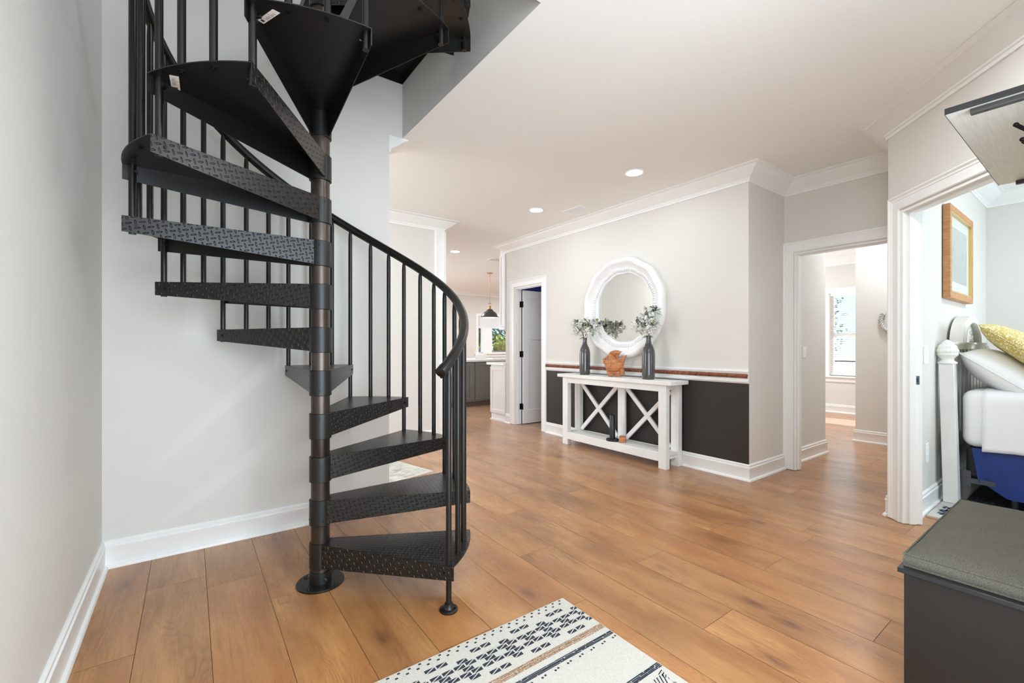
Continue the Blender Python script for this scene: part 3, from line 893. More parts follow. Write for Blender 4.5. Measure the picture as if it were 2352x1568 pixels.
for n in range(1, NT + 1):
    al = A0 + STEP * (n - 1)
    for kind, da in (('lead', 0.96), ('mid', 10.0), ('mid2', 20.0)):
        a = al + da
        if n == NT and kind != 'lead' and False: continue
        if kind == 'lead':
            if n == 1: continue
            if 'lead' not in protos:
                protos['lead'] = (baluster_mesh(a, RISE * (n - 1) + Z0 - 0.07, 'x').build('baluster', M['blackrail'], parent=stair, smooth=True, ang=60), n)
                continue
        else:
            if kind not in protos:
                protos[kind] = (baluster_mesh(a, RISE * n + Z0 - 0.006, 'x').build('baluster', M['blackrail'], parent=stair, smooth=True, ang=60), n)
                continue
        o0, n0 = protos[kind]
        o = o0.copy(); col.objects.link(o); o.parent = stair
        o.location = (0, 0, RISE * (n - n0)); o.rotation_euler = (0, 0, R(STEP * (n - n0)))
# newel at the foot with its floor flange
NA = A0 + 1.3
nw = baluster_mesh(NA, 0.012, 'x').build('newel_post', M['blackrail'], parent=stair, smooth=True, ang=60)
b = MB(); b.lathe([(0, 0), (0.040, 0), (0.0415, 0.003), (0.0415, 0.008), (0.037, 0.0115), (0.024, 0.012), (0.0195, 0.02), (0.0185, 0.034), (0.0135, 0.036)], sp(NA, RB, 0), 32)
b.build('floor_flange', M['black'], parent=nw, smooth=True, ang=40)
for a in (70, 190, 310):
    c = sp(NA, RB, 0) + Vector((0.030 * math.cos(R(a)), 0.030 * math.sin(R(a)), 0))
    MB().cyl(c + Vector((0, 0, 0.008)), c + Vector((0, 0, 0.0135)), 0.0055, n=8).build('bolt', M['bronze'], parent=nw, smooth=True)
# landing platform in the corner by the upper floor
b = MB()
LZ = TOPZ + 0.004
b.box(PC.x, PC.y + 0.06, LZ - 0.006, HX1 - 0.002, YB - 0.002, LZ)
b.box(PC.x, PC.y + 0.06, LZ - 0.07, PC.x + 0.004, YB - 0.002, LZ - 0.006); b.box(PC.x, YB - 0.006, LZ - 0.07, HX1 - 0.002, YB - 0.002, LZ - 0.006)
b.box(HX1 - 0.006, PC.y + 0.06, LZ - 0.07, HX1 - 0.002, YB - 0.002, LZ - 0.006); b.box(PC.x, PC.y + 0.06, LZ - 0.07, HX1 - 0.002, PC.y + 0.064, LZ - 0.006)
b.box(PC.x - 0.02, PC.y + 0.03, LZ - 0.12, PC.x + 0.06, PC.y + 0.07, LZ)
b.build('landing_plate', M['black'], parent=stair)

# ------------------------------------------------------------------ console table and what stands on it
TY0, TY1 = 2.50, 4.10
TX0, TX1 = 3.675, 3.962
TZ = 0.853
ct = thing('console_table', 'white rustic wooden console table with X braces below the round mirror', 'table', ((TX0 + TX1) / 2, (TY0 + TY1) / 2, 0))
b = MB(); b.box(TX0 - 0.005, TY0, TZ - 0.038, TX1, TY1, TZ); b.build('tabletop', M['white_wood'], parent=ct, bevel=0.003)
lw = 0.088
for (x, y) in ((TX0 + 0.02, TY0 + 0.07), (TX0 + 0.02, TY1 - 0.07 - lw), (TX1 - 0.062, TY0 + 0.07), (TX1 - 0.062, TY1 - 0.07 - lw)):
    b = MB(); b.box(x, y, 0, x + 0.06, y + lw, TZ - 0.038); b.build('leg', M['white_wood'], parent=ct, bevel=0.003)
yA, yB_ = TY0 + 0.07 + lw, TY1 - 0.07 - lw
ym = (yA + yB_) / 2
b = MB(); b.box(TX1 - 0.05, ym - 0.05, 0.16, TX1 - 0.02, ym + 0.05, TZ - 0.038); b.build('centre_post', M['white_wood'], parent=ct, bevel=0.003)
b = MB(); b.box(TX0 + 0.025, yA, TZ - 0.105, TX0 + 0.05, yB_, TZ - 0.038); b.build('apron', M['white_wood'], parent=ct, bevel=0.002)
b = MB(); b.box(TX1 - 0.055, yA, TZ - 0.105, TX1 - 0.02, yB_, TZ - 0.038); b.build('apron', M['white_wood'], parent=ct, bevel=0.002)
for (x0, x1) in ((TX0 + 0.012, TX0 + 0.035),):
    b = MB(); b.box(x0, yA - 0.0, 0.07, x1 + 0.02, yB_, 0.155); b.build('shelf_rail', M['white_wood'], parent=ct, bevel=0.003)
b = MB(); b.box(TX0 + 0.035, yA - 0.08, 0.125, TX1 - 0.02, yB_ + 0.08, 0.150); b.build('lower_shelf', M['white_wood'], parent=ct, bevel=0.002)
for y in (TY0 + 0.095, TY1 - 0.07 - lw + 0.025):
    b = MB(); b.box(TX0 + 0.08, y, 0.085, TX1 - 0.06, y + 0.035, 0.1245); b.build('side_rail', M['white_wood'], parent=ct, bevel=0.002)
    b = MB(); b.box(TX0 + 0.08, y, TZ - 0.09, TX1 - 0.06, y + 0.035, TZ - 0.038); b.build('side_rail', M['white_wood'], parent=ct, bevel=0.002)
zb0, zb1 = 0.155, TZ - 0.105
for (ya, yb) in ((yA, ym - 0.05), (ym + 0.05, yB_)):
    for k, (p, q_) in enumerate((((ya, zb0), (yb, zb1)), ((ya, zb1), (yb, zb0)))):
        d = Vector((q_[0] - p[0], q_[1] - p[1])); L_ = d.length; d /= L_
        b = MB()
        ext = 0.022
        x0 = TX1 - 0.050 - 0.003 * k
        b.fbox((x0, p[0], p[1]), (0, d.x, d.y), (0, -d.y, d.x), (1, 0, 0), -0.0 + ext, -0.022, 0, L_ - ext, 0.022, 0.024)
        b.build('cross_brace', M['white_wood'], parent=ct, bevel=0.002)

def vase(x, y, label, s=1.0):
    o = (x, y, TZ)
    prof = [(0, 0), (0.058, 0), (0.062, 0.004), (0.0635, 0.05), (0.0645, 0.15), (0.064, 0.24), (0.060, 0.285), (0.050, 0.318), (0.036, 0.345), (0.0275, 0.365), (0.0245, 0.39), (0.0255, 0.425), (0.0275, 0.437), (0.0245, 0.437), (0.021, 0.42), (0.020, 0.36), (0, 0.35)]
    b = MB(); b.lathe([(r * s, h * s) for r, h in prof], o, 40)
    v = b.build('vase', M['vase'], smooth=True, base=o, ang=70)
    tag(v, label, 'vase', 'grey bottle vases')
    return v
VA, VB = (3.80, 3.755), (3.80, 2.85)
vase(*VA, 'tall grey glazed bottle vase nearer the door, left of the wooden fish')
vase(*VB, 'tall grey glazed bottle vase at the right end of the console table', 1.02)

def leaf(b, p, d, up, ln, wd, curl=0.25):
    d = Vector(d).normalized(); up = Vector(up); s_ = d.cross(up)
    if s_.length < 0.01: s_ = d.cross(Vector((1, 0, 0)))
    s_.normalize(); n_ = s_.cross(d)
    rows = [(0, 0.12), (0.25, 0.8), (0.5, 1.0), (0.78, 0.62), (1.0, 0.05)]
    P = []
    for t, w in rows:
        c = Vector(p) + d * ln * t - n_ * curl * ln * t * t
        P += [c - s_ * wd * w * 0.5 + n_ * wd * 0.12, c, c + s_ * wd * w * 0.5 + n_ * wd * 0.12]
    F = []
    for i in range(len(rows) - 1):
        for k in range(2): F.append((i * 3 + k, i * 3 + k + 1, i * 3 + k + 4, i * 3 + k + 3))
    b.add(P, F)
def rdir(rn, up=0.0):
    while True:
        v = Vector((rn.uniform(-1, 1), rn.uniform(-1, 1), rn.uniform(-1, 1)))
        if 0.1 < v.length < 1: break
    v.normalize(); v.z += up; return v.normalized()
def bouquet(x, y, seed, label, lobes):
    """mixed bouquet: stems, sage and green leaves, white blossoms, dark berry sprigs; lobes = (dx,dy,dz,r) clumps"""
    rn = random.Random(seed)
    top = Vector((x, y, TZ + 0.43))
    # keep everything clear of the mirror glass
    g = thing('bouquet', label, 'bouquet', top, 'faux flower bouquets')
    st = MB()
    heads = []
    for (dx, dy, dz, r) in lobes:
        c = top + Vector((dx, dy, dz))
        st.tube([top + Vector((rn.uniform(-.012, .012), rn.uniform(-.012, .012), -0.08)), top + Vector((dx * .3, dy * .3, dz * .55)), c], 0.003, 6)
        heads.append((c, r))
    lim = lambda p: Vector((min(p.x, 3.835), p.y, p.z))
    sg, gr = MB(), MB()
    for c, r in heads:
        for i in range(30):
            d = rdir(rn, 0.1); p = lim(c + d * r * rn.uniform(0.3, 1.0))
            leaf(sg, p, rdir(rn, 0.2) + d, (0, 0, 1), rn.uniform(0.035, 0.06), rn.uniform(0.018, 0.03))
        for i in range(9):
            d = rdir(rn, 0.2); p = lim(c + d * r * rn.uniform(0.3, 1.0))
            leaf(gr, p, d + Vector((0, 0, .3)), (0, 0, 1), rn.uniform(0.035, 0.055), rn.uniform(0.02, 0.028))
            st.tube([c, p], 0.0012, 4)
    for i in range(5):
        a = rn.uniform(0, 6.28); leaf(gr, top + Vector((0, 0, .01)), (math.cos(a) * -abs(math.cos(a)) if math.cos(a) > 0 else math.cos(a), math.sin(a), 0.25), (0, 0, 1), 0.06, 0.03, 0.6)
    st.build('stems', M['stem'], parent=g, smooth=True)
    sg.build('sage_leaves', M['sage'], parent=g, smooth=True, ang=180)
    gr.build('green_leaves', M['leaf'], parent=g, smooth=True, ang=180)
    for c, r in heads:
        for q in range(9):
            d = rdir(rn, -0.1); p0 = lim(c + Vector((-.3, 0, 0)) * r + d * r * 0.8)
            fl = MB(); fl.k = 0
            for i in range(9):
                cc = p0 + rdir(rn) * 0.019; nd = rdir(rn, 0.1) + Vector((-0.6, -0.2, 0)); nd.normalize()
                t1 = nd.orthogonal().normalized(); t2 = nd.cross(t1)
                for k in range(5):
                    a = 2 * PI * k / 5 + i
                    dd = t1 * math.cos(a) + t2 * math.sin(a)
                    leaf(fl, cc, dd + nd * 0.45, nd, 0.014, 0.013, -0.1)
                fl.k = 1; fl.ball(cc + nd * 0.002, 0.0022, 6, 4); fl.k = 0
            fl.build('white_blossom', [M['petal'], M['leaf']], parent=g)
    for c, r in heads:
        for q in range(3):
            be = MB(); d = rdir(rn, 0.9)
            if d.x > 0.2: d.x *= -0.6
            e = lim(c + d * (r * 1.15)); be.k = 1
            be.tube([c, c.lerp(e, 0.6), e], 0.0013, 5)
            for i in range(20):
                t = rn.uniform(0.55, 1.05); pp = lim(c.lerp(e, t) + rdir(rn) * 0.02 * (1.3 - t * 0.5))
                be.k = 1; be.tube([c.lerp(e, t - 0.1), pp], 0.0008, 4, caps=False); be.k = 0; be.ball(pp, rn.uniform(0.0032, 0.0048), 7, 5)
            be.build('berry_sprig', [M['berry'], M['stem']], parent=g, smooth=True)
    return g
bouquet(*VA, 11, 'white and sage flower bouquet spilling out of the vase nearer the door',
        [(-0.02, 0.06, 0.10, 0.075), (0.0, -0.02, 0.16, 0.075), (-0.03, -0.10, 0.10, 0.075), (-0.01, -0.19, 0.13, 0.075), (-0.02, 0.10, 0.18, 0.05)])
bouquet(*VB, 5, 'white and green flower bouquet in the vase at the table right end',
        [(-0.02, 0.09, 0.12, 0.075), (0.0, 0.0, 0.20, 0.085), (-0.03, -0.08, 0.12, 0.075), (-0.02, 0.0, 0.10, 0.07), (0.0, -0.06, 0.26, 0.05)])

# carved wooden fish
FO = Vector((3.80, 3.30, TZ))
fd = Vector((0.42, -0.907, 0)).normalized(); fn = Vector((-fd.y, fd.x, 0))     # fd: head -> tail as seen
if fn.dot(Vector((-1, -1, 0))) < 0: fn = -fn
S_ = 0.27 / 410.0
def FP(px, py): return ((px - 905) * S_, (1466 - py) * S_ )
fish = thing('fish_figurine', 'carved orange wooden fish standing upright on the console table', 'figurine', FO)
def slab_shape(name, pts, thick, m_, bulge=0.0, ridges=None):
    """solid from an outline with a thickness that swells towards its centre"""
    P = [FP(*p) for p in pts]
    cx = sum(p[0] for p in P) / len(P); cz = sum(p[1] for p in P) / len(P)
    b = MB(); rings = 6; n = len(P)
    for side in (1, -1):
        base = len(b.v)
        for i in range(rings + 1):
            f = 1 - i / rings
            th = thick + bulge * math.sqrt(max(0, 1 - f * f))
            for j, p in enumerate(P):
                x = cx + (p[0] - cx) * f; z = cz + (p[1] - cz) * f
                rid = 0.0
                if ridges and 0 < i < rings: rid = ridges * (1 if j % 2 else -1)
                b.v.append(FO + fd * x + Vector((0, 0, z)) + fn * side * (th + rid))
        for i in range(rings):
            for j in range(n):
                a, c = base + i * n + j, base + i * n + (j + 1) % n
                b.f.append([a, c, c + n, a + n]); b.mi.append(0)
        if side == 1: b0 = base
    for j in range(n):
        a, c = b0 + j, b0 + (j + 1) % n
        a2, c2 = base + j, base + (j + 1) % n
        b.f.append([a, a2, c2, c]); b.mi.append(0)
    return b.build(name, m_, parent=fish, smooth=True, ang=50)
slab_shape('body', [(698, 1178), (722, 1160), (760, 1140), (785, 1112), (810, 1092), (850, 1088), (890, 1100), (920, 1125), (950, 1165), (990, 1190), (1040, 1205), (1062, 1240), (1055, 1290), (1020, 1330), (990, 1360), (940, 1380), (880, 1392), (820, 1390), (780, 1375), (762, 1330), (748, 1280), (730, 1250), (712, 1228), (720, 1205)], 0.012, M['fish'], 0.040)
slab_shape('dorsal_fin', [(806, 1092), (815, 1070), (845, 1042), (890, 1025), (930, 1018), (980, 1027), (1030, 1046), (1005, 1068), (985, 1092), (972, 1125), (978, 1165), (950, 1160), (920, 1122), (890, 1098), (850, 1086)], 0.008, M['fish'], 0.008, 0.0030)
slab_shape('tail_fin', [(960, 1195), (1000, 1160), (1060, 1120), (1112, 1098), (1095, 1150), (1075, 1200), (1060, 1260), (1062, 1320), (1072, 1370), (1080, 1446), (1040, 1430), (1005, 1410), (990, 1372), (1000, 1330), (985, 1260)], 0.007, M['fish'], 0.010, 0.0030)
slab_shape('belly_fin', [(772, 1370), (830, 1380), (900, 1384), (960, 1372), (990, 1362), (1000, 1420), (1003, 1466), (950, 1463), (905, 1450), (860, 1466), (800, 1456), (785, 1420)], 0.010, M['fish'], 0.012, 0.0034)
b = MB()
ep = FP(768, 1172)
b.ball(FO + fd * ep[0] + Vector((0, 0, ep[1])) + fn * 0.034, 0.010, 12, 8)
b.build('eye', mat('fish_eye', rgb(96, 52, 26), 0.3), parent=fish, smooth=True)
ep = FP(850, 1245)
b = MB(); b.fbox(FO + Vector((0, 0, ep[1])) + fd * ep[0], fd, (0, 0, 1), fn, -0.016, -0.03, 0.040, 0.016, 0.03, 0.058)
b.build('side_fin', M['fish'], parent=fish, bevel=0.004)

b = MB()
gp_ = [FP(x, y) for x, y in ((812, 1110), (800, 1150), (806, 1200), (822, 1250), (815, 1300), (795, 1335))]
b.tube([FO + fd * p[0] + Vector((0, 0, p[1])) + fn * 0.040 for p in gp_], [0.003, 0.006, 0.0065, 0.0065, 0.006, 0.003], 8)
b.build('gill_ridge', M['fish'], parent=fish, smooth=True)

# black candle holder and wooden block on the lower shelf
ch = thing('candle_holder', 'black candle holder with beaded base on the console lower shelf', 'candle holder', (3.75, 3.285, 0.15))
b = MB(); b.lathe([(0, 0), (0.05, 0), (0.055, 0.012), (0.05, 0.022), (0.036, 0.026), (0, 0.026)], (3.75, 3.285, 0.15), 28)
for i in range(16):
    a = 2 * PI * i / 16; b.ball((3.75 + 0.056 * math.cos(a), 3.285 + 0.056 * math.sin(a), 0.15 + 0.016), 0.0145, 8, 6)
b.build('beaded_base', M['candle'], parent=ch, smooth=True)
b = MB(); b.lathe([(0, 0.026), (0.031, 0.026), (0.031, 0.285), (0.029, 0.288), (0.026, 0.286), (0.025, 0.26), (0, 0.255)], (3.75, 3.285, 0.15), 28)
b.build('tube', M['candle'], parent=ch, smooth=True, ang=50)
b = MB(); b.fbox((3.80, 3.185, 0.15), (0.8, 0.6, 0), (-0.6, 0.8, 0), (0, 0, 1), -0.05, -0.035, 0, 0.05, 0.035, 0.062)
tag(b.build('wooden_block', M['fish'], bevel=0.004, base=(3.80, 3.185, 0.15)), 'small carved wooden block beside the black candle holder', 'ornament')

# round scalloped mirror
MC = (XC, 3.31, 1.622)
mir = thing('round_mirror', 'large round white mirror with wavy scalloped frame above the console table', 'mirror', MC)
b = MB()
prof = [(0.50, 0.001), (0.545, 0.001), (0.562, 0.03), (0.562, 0.07), (0.553, 0.092), (0.535, 0.102), (0.515, 0.100), (0.502, 0.088), (0.488, 0.078), (0.462, 0.060), (0.448, 0.050), (0.440, 0.053), (0.418, 0.047), (0.410, 0.036), (0.398, 0.036), (0.386, 0.028), (0.380, 0.014)]
sc_ = lambda a, r, h: r * (1 + 0.014 * (abs(math.sin(a * 6)) - 0.5) * 2 * min(1, max(0, (h + 0.02) / 0.05)))
b.lathe(prof, MC, 168, axis=(-1, 0, 0), U=(0, 1, 0), mod=sc_)
b.build('mirror_frame', M['mirror_frame'], parent=mir, smooth=True, ang=50)
b = MB()
for i in range(110):
    a = 2 * PI * i / 110; k = sc_(a, 1, 0.05)
    ca, sa = math.cos(a), math.sin(a)
    # axis (-1,0,0), U=(0,1,0), V = W x U = (0,0,-1)
    def mp(r, h): return (MC[0] - h, MC[1] + r * k * ca, MC[2] - r * k * sa)
    b.tube([mp(0.450, 0.052), mp(0.441, 0.060), mp(0.418, 0.052), mp(0.411, 0.040)], [0.004, 0.0062, 0.0062, 0.004], 6)
b.build('beading', M['mirror_frame'], parent=mir, smooth=True)
b = MB(); b.lathe([(0, 0.016), (0.398, 0.016)], MC, 96, axis=(-1, 0, 0), U=(0, 1, 0))
b.build('mirror_glass', M['mirror'], parent=mir)

# ------------------------------------------------------------------ rugs
def patterned_rug():
    X0, X1, Y0, Y1, T = 0.10, 1.418, -0.85, 1.546, 0.006
    b = MB(); b.k = 0; b.box(X0, Y0, 0.0003, X1, Y1, T)
    z = T + 0.0005
    rn = random.Random(4)
    def poly(pts, k): b.k = k; b.add([(x, y, z) for x, y in pts], [tuple(range(len(pts)))])
    def sq(x, y, w, h, k=1): poly([(x - w / 2, y - h / 2), (x + w / 2, y - h / 2), (x + w / 2, y + h / 2), (x - w / 2, y + h / 2)], k)
    def cell(x, y, w=0.034, h=0.0205):
        g = 0.0032
        x0, x1, y0, y1 = x - w / 2, x + w / 2, y - h / 2, y + h / 2
        # split by a pale diagonal
        poly([(x0, y0 + g), (x0, y1), (x1 - g, y1)], 1); poly([(x0 + g, y0), (x1, y1 - g), (x1, y0)], 1)
    def mirror_pat(y_of):
        n = 34
        for i in range(n):
            sq(X1 - 0.03 - i * 0.041, y_of(0.010), 0.011, 0.008); sq(X1 - 0.045 - i * 0.041, y_of(0.029), 0.011, 0.008)
        for u in range(8):
            for x0, pat in ((0.111 + u * 0.192, ((-1, .064), (1, .064), (-1, .112), (1, .112), (0, .135), (-1, .158), (1, .158), (-1, .205), (1, .205))),
                            (0.016 + u * 0.192, ((0, .090), (-1, .1125), (1, .1125), (0, .1365), (-1, .160), (1, .160), (0, .1835)))):
                for (dx, d) in pat:
                    x = X1 - x0 - dx * 0.0237
                    if X0 + .03 < x < X1 - .004: cell(x, y_of(d), min(0.041, 2 * (X1 - 0.002 - x)))
        # brown stripe in uneven threads
        def stripe(y0, y1, k, nn, jit):
            for i in range(nn):
                yy = y_of(y0 + (y1 - y0) * (i + 0.5) / nn); h = abs(y1 - y0) / nn * 0.86
                x = X0 + 0.003
                while x < X1 - 0.004:
                    l = rn.uniform(0.03, 0.12); xe = min(x + l, X1 - 0.003)
                    sq((x + xe) / 2, yy + rn.uniform(-jit, jit), xe - x, h, k); x = xe + rn.uniform(0, 0.006)
        stripe(0.236, 0.266, 2, 6, 0.001)
        stripe(0.293, 0.314, 1, 4, 0.0008)
        for i in range(22):
            x = X1 - 0.012 - i * 0.062
            for dx in (0, -0.016): sq(x + dx, y_of(0.328 + (0 if dx == 0 else 0.003)), 0.009, 0.008)
        stripe(0.522, 0.546, 1, 4, 0.0008)
        # geometric band
        for u in range(9):
            xc = X1 - 0.10 - u * 0.155
            for k in range(4):
                w = 0.065 - k * 0.016
                for s_ in (-1, 1):
                    poly([(xc + s_ * w, y_of(0.57)), (xc + s_ * (w - 0.006), y_of(0.57)), (xc + s_ * 0.002 , y_of(0.57 + w * 1.5)), (xc, y_of(0.57 + w * 1.5 + 0.008))], 1)
            for k in range(9):
                poly([(xc + 0.078 - k * 0.004, y_of(0.555 + k * 0.012)), (xc + 0.078 + k * 0.004 - 0.03, y_of(0.563 + k * 0.012)), (xc + 0.078 + k * 0.004 - 0.03, y_of(0.567 + k * 0.012)), (xc + 0.078 - k * 0.004, y_of(0.559 + k * 0.012))], 1)
        stripe(0.70, 0.72, 1, 4, 0.0008)
    mirror_pat(lambda d: Y1 - d)
    mirror_pat(lambda d: Y0 + d)
    # thin woven lines in the plain field
    for i in range(60):
        y = rn.uniform(Y0 + 0.05, Y1 - 0.05); x = rn.uniform(X0 + 0.02, X1 - 0.2); sq(x + 0.06, y, rn.uniform(0.03, 0.16), 0.0012, 3)
    o = b.build('area_rug', [M['rug'], M['rug_dark'], M['rug_brown'], mat('rug_line', rgb(176, 172, 164), 0.9)], base=((X0 + X1) / 2, (Y0 + Y1) / 2, 0))
    tag(o, 'cream area rug with navy diamonds and brown stripe at the stair foot', 'rug')
patterned_rug()

def hall_rug():
    c = Vector((1.864, 3.838, 0)); e1 = Vector((-0.971, -0.240, 0)); e2 = Vector((-0.240, 0.971, 0))
    b = MB(); b.k = 0; b.fbox(c, e1, e2, (0, 0, 1), 0, 0, 0.0004, 1.9, 0.9, 0.008)
    b.k = 1; rn = random.Random(9)
    for i in range(900):
        u, v = rn.uniform(0.01, 0.9), rn.uniform(0.01, 0.86)
        if rn.random() < 0.6: w, h = rn.uniform(0.03, 0.12), 0.0022
        else: w, h = 0.0022, rn.uniform(0.02, 0.06)
        P = [c + e1 * (u + a * w) + e2 * (v + q * h) + Vector((0, 0, 0.0085)) for a, q in ((0, 0), (1, 0), (1, 1), (0, 1))]
        b.add(P, [(0, 1, 2, 3)])
    o = b.build('hall_rug', [make_fabric('rug_pale_grey', rgb(206, 203, 192), rgb(226, 223, 214), 200), mat('rug_grey_line', rgb(140, 138, 130), 0.9)], base=tuple(c))
    tag(o, 'pale grey rug with broken dark lines behind the staircase wall', 'rug')
hall_rug()

# ------------------------------------------------------------------ hall bench, cushion and coat shelf
BX0, BX1, BY0, BY1, BZ = 1.945, 2.93, -0.03, 0.448, 0.44
hb = thing('storage_bench', 'black wooden storage bench standing in the lower right foreground', 'bench', ((BX0 + BX1) / 2, (BY0 + BY1) / 2, 0))
b = MB(); b.box(BX0, BY0, BZ - 0.016, BX1, BY1, BZ); b.build('bench_top', M['bench_top'], parent=hb, bevel=0.0015)
b = MB(); b.box(BX0 + 0.016, BY0 + 0.005, 0, BX0 + 0.034, BY1 - 0.014, BZ - 0.016); b.build('side_panel', M['bench'], parent=hb, bevel=0.001)
b = MB(); b.box(BX1 - 0.034, BY0 + 0.005, 0, BX1 - 0.016, BY1 - 0.014, BZ - 0.016); b.build('side_panel', M['bench'], parent=hb, bevel=0.001)
b = MB(); b.box(BX0 + 0.034, BY0 + 0.005, 0.05, BX1 - 0.034, BY0 + 0.011, BZ - 0.016); b.build('back_panel', M['bench'], parent=hb)
b = MB(); b.box(BX0 + 0.034, BY0 + 0.011, 0.05, BX1 - 0.034, BY1 - 0.03, 0.068); b.box(BX0 + 0.034, BY1 - 0.05, 0, BX1 - 0.034, BY1 - 0.034, 0.05); b.build('bottom_shelf', M['bench'], parent=hb)
for x in (BX0 + 0.035 + (BX1 - BX0 - 0.07) / 2,):
    b = MB(); b.box(x - 0.008, BY0 + 0.011, 0.068, x + 0.008, BY1 - 0.03, BZ - 0.016); b.build('divider', M['bench'], parent=hb)
# cushion: boxed, soft edges
def cushion():
    x0, x1, y0, y1, z0, z1 = BX0 + 0.03, 2.885, BY0 + 0.012, 0.434, BZ, BZ + 0.052
    nx, ny = 26, 14
    b = MB(); rn = random.Random(2)
    def top(i, j):
        u, v = i / (nx - 1), j / (ny - 1)
        e = min(u, 1 - u) * (x1 - x0), min(v, 1 - v) * (y1 - y0)
        d = min(e); h = z1 - 0.010 * max(0, 1 - d / 0.03) ** 2 + 0.006 * math.sin(PI * u) * math.sin(PI * v) - 0.004 * math.exp(-((u - 0.22) ** 2) / 0.006) * math.exp(-((v - 1) ** 2) / 0.15)
        h += 0.0012 * math.sin(u * 23 + v * 9) 
        return (x0 + u * (x1 - x0), y0 + v * (y1 - y0), h)
    b.grid(top, nx, ny)
    # boxed sides with piping
    ring = [(x0, y0), (x1, y0), (x1, y1), (x0, y1)]
    def side(pa, pb, f):
        n = 24
        base = len(b.v)
        for i in range(n + 1):
            t = i / n
            p = Vector(pa).lerp(Vector(pb), t)
            out = Vector((pb[1] - pa[1], -(pb[0] - pa[0]))).normalized()
            dr_ = Vector((pb[0] - pa[0], pb[1] - pa[1])).normalized() * (-1 if i == 0 else 1 if i == n else 0)
            for (o, z) in ((0.0, f(i, n)), (0.003, z1 - 0.016), (0.006, z1 - 0.026), (0.003, z0 + 0.008), (-0.004, z0 + 0.0005)):
                b.v.append(Vector((p.x + (out.x + dr_.x) * o, p.y + (out.y + dr_.y) * o, z)))
        for i in range(n):
            for k in range(4):
                a = base + i * 5 + k
                b.f.append([a, a + 5, a + 6, a + 1]); b.mi.append(0)
    zt = z1 - 0.010
    for pa, pb in ((ring[0], ring[1]), (ring[1], ring[2]), (ring[2], ring[3]), (ring[3], ring[0])): side(pa, pb, lambda i, n: zt + 0.0012)
    b.add([(x0 - .004, y0 - .004, z0 + .0005), (x1 + .004, y0 - .004, z0 + .0005), (x1 + .004, y1 + .004, z0 + .0005), (x0 - .004, y1 + .004, z0 + .0005)], [(3, 2, 1, 0)])
    o = b.build('seat_cushion', M['cushion'], smooth=True, base=((x0 + x1) / 2, (y0 + y1) / 2, z0), ang=80)
    tag(o, 'dark grey fabric seat cushion lying on the black bench', 'cushion')
    b = MB()
    for z in (z1 - 0.0095, z0 + 0.004):
        o_ = 0.002
        b.tube([(x0 - o_, y0 - o_, z), (x1 + o_, y0 - o_, z), (x1 + o_, y1 + o_, z), (x0 - o_, y1 + o_, z), (x0 - o_, y0 - o_, z)], 0.0032, 8)
    b.build('piping', M['cushion'], parent=o, smooth=True)
cushion()

SX0, SX1, SY_1, SY_0, SZ = 1.875, 2.89, 0.318, -0.045, 1.90
cs = thing('coat_shelf', 'black wall shelf with coat hooks hanging at the upper right', 'shelf', ((SX0 + SX1) / 2, SY_0, SZ))
b = MB(); b.box(SX0, SY_0, SZ, SX1, SY_1, SZ + 0.017)  # pale base colour stands for bright reflections on the dark underside
b.build('shelf_board', mat('shelf_painted_reflection', rgb(226, 228, 222), 0.32, spec=0.6, vary=0.12, vscale=10, stretch=(1, 14, 14)), parent=cs)['label'] = 'dark shelf board with its bright reflection painted pale'
b = MB(); b.box(SX0 - 0.0012, SY_0, SZ - 0.0006, SX0, SY_1 + 0.0012, SZ + 0.018); b.box(SX0, SY_1, SZ - 0.0006, SX1, SY_1 + 0.0012, SZ + 0.018); b.box(SX0, SY_0, SZ + 0.017, SX1, SY_1, SZ + 0.018)
b.build('edge_band', mat('edge_black', rgb(14, 13, 13), 0.6, spec=0.3, vary=0.6, vscale=14, stretch=(1, 1, 90), dark=rgb(52, 50, 49)), parent=cs)['label'] = 'black wood-grain edge band'
for x in (SX0 + 0.012, SX1 - 0.03):
    b = MB(); b.box(x, SY_0, SZ - 0.016, x + 0.019, SY_1 - 0.052, SZ - 0.0002)
    cl = b.build('cleat', M['cleat'], parent=cs, bevel=0.001)
    b = MB(); b.cyl((x + 0.0095, SY_1 - 0.085, SZ - 0.0165), (x + 0.0095, SY_1 - 0.085, SZ - 0.0155), 0.004, n=12); b.build('screw', M['black'], parent=cl)
b = MB(); b.box(SX0 + 0.04, SY_0, SZ - 0.2, SX1 - 0.04, SY_0 + 0.016, SZ - 0.0002); b.build('hook_rail', M['bench'], parent=cs)
for i, x in enumerate((2.05, 2.24, 2.43, 2.62)):
    b = MB()
    y0 = SY_0 + 0.016
    b.box(x - 0.011, y0, SZ - 0.15, x + 0.011, y0 + 0.004, SZ - 0.04)
    b.tube([(x, y0 + 0.002, SZ - 0.075), (x, y0 + 0.08, SZ - 0.082), (x, y0 + 0.14, SZ - 0.077), (x, y0 + 0.195, SZ - 0.058), (x, y0 + 0.218, SZ - 0.032)], [0.0055, 0.0055, 0.0055, 0.0055, 0.006], 12)
    b.ball((x, y0 + 0.219, SZ - 0.030), 0.0068, 10, 8)
    b.tube([(x, y0 + 0.002, SZ - 0.10), (x, y0 + 0.10, SZ - 0.115), (x, y0 + 0.175, SZ - 0.105), (x, y0 + 0.205, SZ - 0.082)], 0.0055, 12)
    b.ball((x, y0 + 0.206, SZ - 0.080), 0.0068, 10, 8)
    b.build('coat_hook', M['bronze'], parent=cs, smooth=True)

